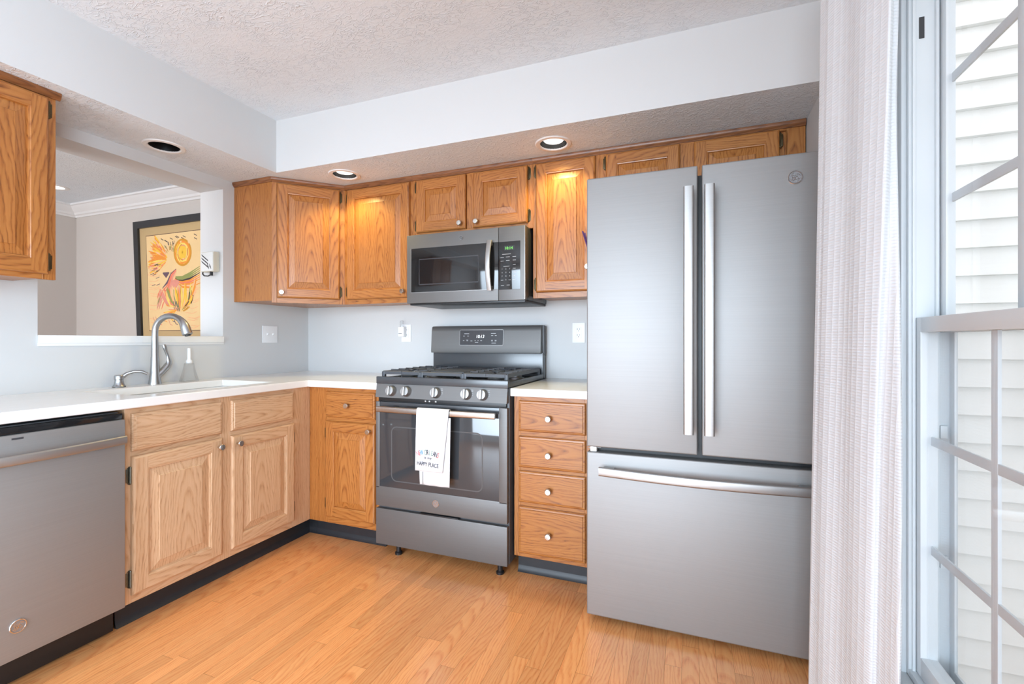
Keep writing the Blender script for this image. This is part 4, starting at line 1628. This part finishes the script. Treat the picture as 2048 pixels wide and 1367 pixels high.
# ------------------------------------------------------------------ wall plates
t = thing('switch_plate', 'white double light switch plate left of the corner on the sink wall', 'light switch', (0.0, -0.346, 1.185), PI / 2)
m = MB()
m.box(-0.060, 0.060, -0.006, -0.0005, -0.058, 0.058, PLATE, 0.003)
m.build('plate', t)
for xx in (-0.023, 0.023):
    m = MB()
    m.box(xx - 0.005, xx + 0.005, -0.0068, -0.0055, -0.012, 0.012, PLATE, 0.0005)
    m.prism([(-0.006, -0.006), (-0.017, 0.004), (-0.017, 0.009), (-0.006, 0.006)], 0, xx - 0.004, xx + 0.004, PLATE)
    m.build('toggle', t)


def outlet(label, x, z):
    t = thing('outlet', label, 'power outlet', (x, 0.0, z))
    m = MB()
    m.box(-0.038, 0.038, -0.006, -0.0005, -0.060, 0.060, PLATE, 0.003)
    m.build('plate', t)
    m = MB()
    m.box(-0.0175, 0.0175, -0.0085, -0.005, -0.034, 0.034, PLATE, 0.002)
    for dz in (0.017, -0.017):
        for dx in (-0.0065, 0.0065):
            m.box(dx - 0.0012, dx + 0.0012, -0.0088, -0.008, dz + 0.000, dz + 0.009, SLOT)
        m.lathe([(0.0025, 0.0), (0.0001, 0.0004)], SLOT, Matrix.Translation((0, -0.0085, dz - 0.007)) @ Matrix.Rotation(PI / 2, 4, 'X'), 10)
    m.build('receptacle', t)
    return t


outlet('white outlet on the back wall left of the range, with a plug-in in it', 0.866, 1.194)
outlet('white outlet on the back wall between the range and the fridge', 2.066, 1.190)
t = thing('plug_in_freshener', 'white plug-in air freshener with clear vial in the outlet left of the range', 'air freshener', (0.850, -0.0092, 1.215))
m = MB()
m.box(-0.026, 0.020, -0.032, 0.0, -0.046, 0.022, PLATE, 0.006)
m.box(-0.020, 0.006, -0.0335, -0.031, -0.026, -0.0235, SLOT)
m.build('housing', t)
m = MB()
m.lathe([(0.013, 0.0), (0.013, 0.035), (0.009, 0.045), (0.0001, 0.046)], PLASTIC, Matrix.Translation((-0.004, -0.018, 0.02)), 18)
m.build('vial', t)

# ------------------------------------------------------------------ box on the jamb of the pass-through
t = thing('wall_box', 'small beige box with dark patterned face and black cable on the pass-through jamb', 'wall box', (-0.084, oy1, 1.628))
m = MB()
m.box(-0.056, 0.056, -0.040, -0.0005, -0.062, 0.060, BEIGE, 0.006)
m.build('housing', t)
m = MB()
m.box(-0.053, 0.052, -0.043, -0.038, -0.058, 0.056, WHITEP, 0.003)
P = face(0, -0.043, 0)
for k in range(9):
    for j in range(3):
        u, v = -0.045 + k * 0.006, 0.045 - j * 0.02 - k * 0.004
        m.ribbon([(u, v), (u + 0.010, v - 0.012)], 0.004, NAVY, P, 0.0004)
for k in range(6):
    u, v = 0.004 + 0.006 * k, -0.015 - 0.006 * (k % 3)
    m.ribbon([(u, v), (u + 0.004, v - 0.022)], 0.003, NAVY, P, 0.0004)
m.build('face_plate', t)
m = MB()
m.tube([(-0.05, -0.03, -0.060), (-0.048, -0.034, -0.074), (-0.03, -0.036, -0.086), (0.0, -0.034, -0.088), (0.018, -0.03, -0.080), (0.02, -0.028, -0.060)], 0.004, BLACK, 10)
m.tube([(0.02, -0.028, -0.060), (0.02, -0.028, -0.085)], 0.009, BLACK, 10)
m.build('cable', t)

# ------------------------------------------------------------------ framed painting in the dining room
pL, pR, pBt, pT = -1.912, -0.80, 1.08, 2.185
t = thing('framed_painting', 'large framed abstract painting in orange and yellow in the dining room', 'painting', (0, -0.012, 0))
lean = math.radians(1.9)


def PA(u, v, n):
    d = v - pBt
    return Vector((u, -n - d * math.sin(lean), pBt + d * math.cos(lean)))


def slabp(m, u0, u1, v0, v1, n0, n1, mat):
    vs = [PA(u, v, n) for n in (n0, n1) for v in (v0, v1) for u in (u0, u1)]
    m.mesh(vs, [(0, 2, 3, 1), (4, 5, 7, 6), (0, 1, 5, 4), (2, 6, 7, 3), (0, 4, 6, 2), (1, 3, 7, 5)], mat)


m = MB()
fw = 0.06
for a, b, c, d in ((pL, pR, pT - fw, pT), (pL, pR, pBt, pBt + fw), (pL, pL + fw, pBt + fw, pT - fw), (pR - fw, pR, pBt + fw, pT - fw)):
    slabp(m, a, b, c, d, 0.0, 0.032, NAVY)
m.build('frame', t)
m = MB()
aL, aR, aB, aT = -1.765, -0.96, 1.230, 2.052
slabp(m, pL + fw, pR - fw, pBt + fw, pT - fw, 0.004, 0.014, MATB)
slabp(m, aL - 0.005, aR + 0.005, aB - 0.005, aT + 0.005, 0.014, 0.0146, MATL)
m.build('mat_board', t)
m = MB()
slabp(m, aL, aR, aB, aT, 0.0146, 0.0152, PAPER)
ART = {k: plain('paint_' + k, c, 0.85, noise=0.12, scale=25) for k, c in {
    'orange': rgb(240, 150, 60), 'yellow': rgb(250, 196, 70), 'gold': rgb(214, 150, 50), 'lemon': rgb(250, 214, 110), 'coral': rgb(236, 130, 100),
    'rose': rgb(226, 150, 130), 'sage': rgb(150, 155, 90), 'plum': rgb(110, 88, 100), 'ink': rgb(70, 60, 60), 'ochre': rgb(190, 140, 60), 'peach': rgb(244, 190, 140)}.items()}
lay = [0.0153]


def paint(pts, w, c):
    lay[0] += 0.000002
    m.ribbon([(aL + u * 0.84 * (aR - aL), aT - v * (aT - aB)) for u, v in pts], w, ART[c], lambda u, v, n: PA(u, v, n), lay[0])


def arc(cx, cy, rx, ry, a0, a1, n=22):
    return [(cx + rx * math.cos(a0 + (a1 - a0) * k / n), cy + ry * math.sin(a0 + (a1 - a0) * k / n)) for k in range(n + 1)]


rr = random.Random(3)
# burst of strokes upper left
for k in range(120):
    a = math.radians(rr.uniform(146, 236))
    r0, r1 = rr.uniform(0.03, 0.24), rr.uniform(0.24, 0.42)
    cx, cy = 0.42, 0.26
    p = [(cx + r * math.cos(a), cy + r * 0.8 * math.sin(a)) for r in (r0, (r0 + r1) / 2, r1)]
    paint(p, [0.010, 0.02, 0.006], rr.choice(['orange', 'yellow', 'yellow', 'lemon', 'orange', 'peach', 'orange', 'yellow', 'coral']))
for k in range(26):
    a = math.radians(rr.uniform(232, 318))
    r0 = rr.uniform(0.10, 0.22)
    cx, cy = 0.46, 0.27
    p = [(cx + r * math.cos(a), cy + r * 0.75 * math.sin(a)) for r in (r0, r0 + 0.05)]
    paint(p, 0.006, rr.choice(['ink', 'sage', 'plum', 'ochre', 'peach']))
for k in range(10):
    u, v = rr.uniform(0.2, 0.95), rr.uniform(0.03, 0.07)
    paint([(u, v), (u + 0.05, v + 0.02)], 0.006, 'ink')
for k in range(34):
    v = rr.uniform(0.3, 0.97)
    u = rr.uniform(0.0, 0.06) if k % 2 else rr.uniform(0.7, 0.8)
    paint([(u, v), (u + 0.12, v + 0.012), (u + 0.2, v - 0.006)], 0.006, 'peach')
for k in range(12):
    u, v = rr.uniform(0.05, 0.2), rr.uniform(0.3, 0.52)
    paint([(u, v + 0.012), (u + 0.07, v)], 0.005, rr.choice(['ink', 'plum']))
# sun disc
for k, (r, c, w) in enumerate(((0.03, 'yellow', 0.05), (0.06, 'yellow', 0.05), (0.09, 'rose', 0.014), (0.108, 'lemon', 0.022), (0.132, 'orange', 0.026), (0.152, 'gold', 0.016))):
    paint(arc(0.68, 0.205, r * 1.0, r * 0.86, 0.6 + k, 0.4 + k + 2 * PI, 30), w, c)
for k in range(14):
    a = rr.uniform(0, 6.28)
    paint(arc(0.68, 0.205, 0.07 + 0.07 * rr.random(), 0.07 + 0.05 * rr.random(), a, a + 0.9, 8), 0.008, rr.choice(['lemon', 'gold', 'orange', 'yellow']))
# swirling bands in the middle
for k in range(9):
    o_ = k * 0.013
    paint([(0.44 + o_, 0.40 + o_), (0.53 + o_, 0.45 + o_ * 0.9), (0.66, 0.455 + o_), (0.80, 0.42 + o_ * 1.4), (0.98, 0.36 + o_ * 1.6)], [0.004, 0.012, 0.016, 0.014, 0.005], ['sage', 'sage', 'sage', 'ink', 'orange', 'coral', 'orange', 'peach', 'orange'][k])
for k in range(6):
    o_ = k * 0.02
    paint([(0.28 + o_, 0.56 + o_), (0.38 + o_ * 0.7, 0.50 + o_), (0.46 + o_ * 0.5, 0.42 + o_ * 0.4), (0.55, 0.37 + o_ * 0.3)], [0.005, 0.02, 0.026, 0.008], ['plum', 'coral', 'coral', 'rose', 'rose', 'peach'][k])
paint([(0.30, 0.40), (0.36, 0.425), (0.42, 0.40)], [0.01, 0.05, 0.01], 'plum')
paint([(0.45, 0.50), (0.52, 0.53), (0.60, 0.50)], [0.02, 0.09, 0.02], 'rose')
for k in range(44):
    q = rr.random()
    u0, v0_ = 0.20 + 0.72 * q, 0.53 + 0.07 * rr.random() - 0.10 * max(0, q - 0.5)
    u1, v1_ = 0.60 + 0.12 * (q - 0.5), 0.76 + 0.05 * rr.random()
    bu = (u0 + u1) / 2 + 0.10 * (q - 0.5)
    paint([(u0, v0_), ((u0 + bu) / 2 + 0.02 * (q - 0.5), v0_ + 0.08), (bu, v0_ + 0.15), (u1, v1_)], [0.005, 0.02 + 0.012 * rr.random(), 0.018, 0.004],
          rr.choice(['yellow', 'orange', 'peach', 'coral', 'gold', 'peach', 'lemon', 'rose', 'yellow', 'sage']))
for k in range(12):
    u = 0.18 + rr.random() * 0.1
    v = 0.56 + rr.random() * 0.12
    paint([(u + 0.05, v), (u, v + 0.06), (u - 0.02, v + 0.1)], [0.004, 0.014, 0.004], rr.choice(['coral', 'rose', 'sage', 'rose']))
for k in range(14):
    a = rr.uniform(-0.2, 0.9)
    paint(arc(0.60, 0.62, 0.17 + 0.09 * rr.random(), 0.15 + 0.04 * rr.random(), a, a + 0.5, 8), 0.009, rr.choice(['ochre', 'gold', 'ink', 'yellow']))
for k in range(4):
    u = 0.50 + 0.03 * k
    paint([(u, 0.78 + rr.random() * 0.03), (u - 0.02, 0.70)], 0.007, rr.choice(['plum', 'sage', 'plum', 'peach']))
for k in range(18):
    a = math.radians(rr.uniform(160, 200))
    r1 = rr.uniform(0.1, 0.3)
    paint([(0.58 + 0.05 * math.cos(a), 0.79), (0.58 + r1 * math.cos(a), 0.80 + 0.3 * r1 * math.sin(a) + 0.02 * k / 18)], [0.01, 0.005], rr.choice(['orange', 'peach', 'yellow', 'coral']))
for k in range(9):
    u, v = 0.08 + 0.05 * k, 0.80 + rr.random() * 0.1
    paint([(u, v), (u + 0.03, v + 0.05), (u + 0.07, v + 0.06)], 0.006, rr.choice(['plum', 'coral', 'rose', 'orange']))
for k in range(6):
    paint([(0.40 + 0.02 * k, 0.84), (0.41 + 0.022 * k, 0.88 + 0.01 * (k % 3))], 0.014, rr.choice(['orange', 'yellow', 'coral']))
m.build('artwork', t, auto=0, fix=False)

# ------------------------------------------------------------------ window on the right wall
win = bpy.data.objects.new('window_1', None)
win.location = (W, (wy0 + wy1) / 2, wz0)
C.objects.link(win)
win['kind'] = 'structure'
win['label'] = 'tall white double-hung window with grilles right of the curtain'


def wpart(mb, name, parent=win):
    off = Vector(win.location)
    mb.bm.transform(Matrix.Translation(-off))
    return mb.build(name, parent)


m = MB()
# casing on the room side
cw = 0.062
for a, b, c, d in ((wy1, wy1 + cw, wz0 - 0.02, wz1 + cw), (wy0 - cw, wy0, wz0 - 0.02, wz1 + cw), (wy0, wy1, wz1, wz1 + cw)):
    m.box(W - 0.012, W - 0.0005, a, b, c, d, VINYL, 0.003)
m.box(W - 0.03, W - 0.0005, wy0 - cw, wy1 + cw, wz0 - 0.022, wz0 - 0.0005, VINYL, 0.004)
wpart(m, 'casing')
m = MB()
XE = W + 0.082
for a, b in ((wy1 - 0.012, wy1 - 0.0005), (wy0 + 0.0005, wy0 + 0.012)):
    m.box(W - 0.002, XE, a, b, wz0 + 0.0005, wz1 - 0.0005, VINYL, 0.002)
s = wy1 - 0.012
for xa, xb, dd in ((W + 0.004, W + 0.010, 0.006), (W + 0.047, W + 0.053, 0.009)):
    m.box(xa, xb, s - dd, s + 0.002, wz0 + 0.012, wz1 - 0.012, VINYL, 0.001)
m.box(W - 0.002, XE, wy0 + 0.012, wy1 - 0.012, wz1 - 0.02, wz1 - 0.0005, VINYL, 0.002)
m.box(W - 0.002, XE, wy0 + 0.012, wy1 - 0.012, wz0 + 0.0005, wz0 + 0.016, VINYL, 0.002)
m.box(W + 0.018, W + 0.028, s - 0.0012, s + 0.001, 1.855, 1.905, SLOT)
wpart(m, 'frame')


def sash(name, xf, xb, y0, y1, z0, z1, st, rt, rb, cols, rows, mun_x):
    m = MB()
    m.box(xf, xb, y1 - st, y1, z0, z1, VINYL, 0.002)
    m.box(xf, xb, y0, y0 + st, z0, z1, VINYL, 0.002)
    m.box(xf, xb, y0 + st, y1 - st, z1 - rt, z1, VINYL, 0.002)
    m.box(xf, xb, y0 + st, y1 - st, z0, z0 + rb, VINYL, 0.002)
    so = wpart(m, name)
    ga, gb, gz0, gz1 = y0 + st, y1 - st, z0 + rb, z1 - rt
    for k in range(1, cols):
        yy = ga + (gb - ga) * k / cols
        m = MB()
        m.box(mun_x, mun_x + 0.006, yy - 0.010, yy + 0.010, gz0, gz1, VINYL, 0.001)
        wpart(m, 'grille_bar', so)
    for k in range(1, rows):
        zz = gz0 + (gz1 - gz0) * k / rows
        m = MB()
        m.box(mun_x + 0.0005, mun_x + 0.0055, ga, gb, zz - 0.010, zz + 0.010, VINYL, 0.001)
        wpart(m, 'grille_bar', so)
    m = MB()
    m.box(mun_x - 0.007, mun_x - 0.004, ga - 0.004, gb + 0.004, gz0 - 0.004, gz1 + 0.004, GLASS)
    wpart(m, 'glass', so)
    return so


sash('upper_sash', W + 0.056, W + 0.074, wy0 + 0.0125, wy1 - 0.0125, 1.165, wz1 - 0.021, 0.030, 0.03, 0.034, 4, 3, W + 0.066)
ls = sash('lower_sash', W + 0.011, W + 0.044, wy0 + 0.0125, wy1 - 0.0125, wz0 + 0.017, 1.200, 0.026, 0.034, 0.045, 4, 3, W + 0.03)
m = MB()
m.box(W + 0.0745, W + 0.0815, s - 0.022, s, wz0 + 0.017, 1.19, VINYL, 0.002)
m.box(W + 0.0745, W + 0.0815, wy0 + 0.013, wy0 + 0.034, wz0 + 0.017, 1.19, VINYL, 0.002)
m.box(W + 0.0745, W + 0.0815, wy0 + 0.034, s - 0.022, 1.168, 1.19, VINYL, 0.002)
m.box(W + 0.0745, W + 0.0815, wy0 + 0.034, s - 0.022, wz0 + 0.017, wz0 + 0.04, VINYL, 0.002)
for z in (0.92, 0.62):
    m.box(W + 0.056, W + 0.070, s - 0.006, s + 0.001, z, z + 0.03, VINYL, 0.002)
m.box(W + 0.078, W + 0.0785, wy0 + 0.03, s - 0.02, wz0 + 0.03, 1.18, SCREEN)
wpart(m, 'insect_screen')

# siding of the house wall outside
mb = MB()
ysd, ex = -0.15, 0.119
z = -0.6
prof = []
while z < 5:
    prof += [(ysd - 0.026, z), (ysd - 0.025, z + 0.004), (ysd - 0.001, z + ex - 0.001), (ysd, z + ex - 0.0005)]
    z += ex
vs, fs = [], []
for xx in (W + 0.09, 9.0):
    vs += [(xx, p[0], p[1]) for p in prof]
n = len(prof)
fs = [(i, i + 1, i + 1 + n, i + n) for i in range(n - 1)]
mb.mesh(vs, fs, SIDING)
mb.box(W + 0.083, W + 0.23, ysd - 0.03, ysd + 0.03, -0.6, 5, VINYL)
struct(mb, 'wall_siding', 'white lap siding outside the window', auto=0, fix=False)
mb = MB()
mb.box(W + 0.083, 9, -7, ysd - 0.02, -0.7, -0.6, plain('dark_ground', rgb(112, 116, 96), 0.8, noise=0.1, scale=4))  # unseen ground, darkened to cut bounce under the siding laps
struct(mb, 'ground_outside', auto=0)

# ------------------------------------------------------------------ curtain and its rod
t = thing('curtain', 'white waffle-weave curtain panel hanging between the fridge and the window', 'curtain', (3.08, -1.3, 0.02))
zs = [0.02, 0.14, 0.3, 0.5, 0.7, 0.9, 1.1, 1.3, 1.5, 1.7, 1.9, 2.1, 2.27]


def lerp(tab, z):
    for (a, fa), (b, fb) in zip(tab, tab[1:]):
        if z <= b:
            q = clampb((z - a) / (b - a), 0, 1)
            return fa + (fb - fa) * q
    return tab[-1][1]


plan = []
LX = [(0.0, 3.010), (1.0, 3.020), (2.3, 3.030)]
LY = [(0.0, -1.130), (0.9, -1.150), (1.6, -1.185), (2.3, -1.200)]
FX = [(0.0, 3.085), (1.2, 3.09), (2.3, 3.105)]
FY = [(0.0, -1.385), (0.6, -1.40), (1.1, -1.425), (1.5, -1.455), (2.3, -1.475)]
BX = [(0.0, 3.118), (2.3, 3.125)]
BY = [(0.0, -1.44), (0.45, -1.478), (0.9, -1.476), (1.2, -1.466), (1.45, -1.448), (1.7, -1.435), (2.3, -1.47)]
rows = []
for z in zs:
    l, f, b = (lerp(LX, z), lerp(LY, z)), (lerp(FX, z), lerp(FY, z)), (lerp(BX, z), lerp(BY, z))
    row = []
    # return fold behind the leading edge
    row += [(3.135, l[1] + 0.085), (3.10, l[1] + 0.06), (3.06, l[1] + 0.022), (l[0] + 0.014, l[1] + 0.010)]
    row += [(l[0] + 0.003, l[1] + 0.001), (l[0], l[1] - 0.008), (l[0] + 0.002, l[1] - 0.018), (l[0] + 0.008, l[1] - 0.03)]
    st = (l[0] + 0.012, l[1] - 0.042)
    nn = 16
    for k in range(nn + 1):
        q = k / nn
        d = 0.003 * math.sin(q * PI * 3.0 + z * 0.8) * (1 - q) + 0.0025 * math.sin(q * 9 + z)
        row.append((st[0] + (f[0] - st[0]) * q - d * 0.9, st[1] + (f[1] - st[1]) * q - d * 0.3))
    row += [(f[0] + 0.006, f[1] - 0.002), (f[0] + 0.014, f[1] + 0.006), ((f[0] + b[0]) / 2 + 0.004, (f[1] + b[1]) / 2 + 0.012), (b[0] - 0.004, b[1] + 0.004), (b[0], b[1]), (b[0] + 0.006, b[1] + 0.006), (b[0] + 0.010, b[1] + 0.03), (b[0] + 0.006, b[1] + 0.09)]
    rows.append([(p[0], p[1], z) for p in row])
m = MB()
nc = len(rows[0])
vs, wood = [], []
for r_ in rows:
    L = 0
    pv = None
    for p in r_:
        if pv:
            L += math.hypot(p[0] - pv[0], p[1] - pv[1])
        pv = p
        vs.append((p[0] - 3.08, p[1] + 1.3, p[2] - 0.02))
        wood.append((L, 0, p[2]))
fs = [(i * nc + k, i * nc + k + 1, (i + 1) * nc + k + 1, (i + 1) * nc + k) for i in range(len(rows) - 1) for k in range(nc - 1)]
m.mesh(vs, fs, WAFFLE, True, wood)
o = m.build('panel', t, auto=80)
ss = o.modifiers.new('smooth', 'SUBSURF')
ss.levels = ss.render_levels = 1
t = thing('curtain_rod', 'white curtain rod above the window', 'curtain rod', (3.085, -1.7, 2.285))
m = MB()
m.tube([(0, -1.0, 0), (0, 0.75, 0)], 0.009, TRIMW, 12)
m.build('rod', t)
for yy in (-0.95, 0.68):
    m = MB()
    m.tube([(0.0865, yy, 0), (0.0, yy, 0)], 0.006, TRIMW, 10)
    m.lathe([(0.018, 0.0), (0.018, 0.005)], TRIMW, Matrix.Translation((0.0866, yy, 0)) @ Matrix.Rotation(-PI / 2, 4, 'Y'), 16)
    m.build('bracket', t)
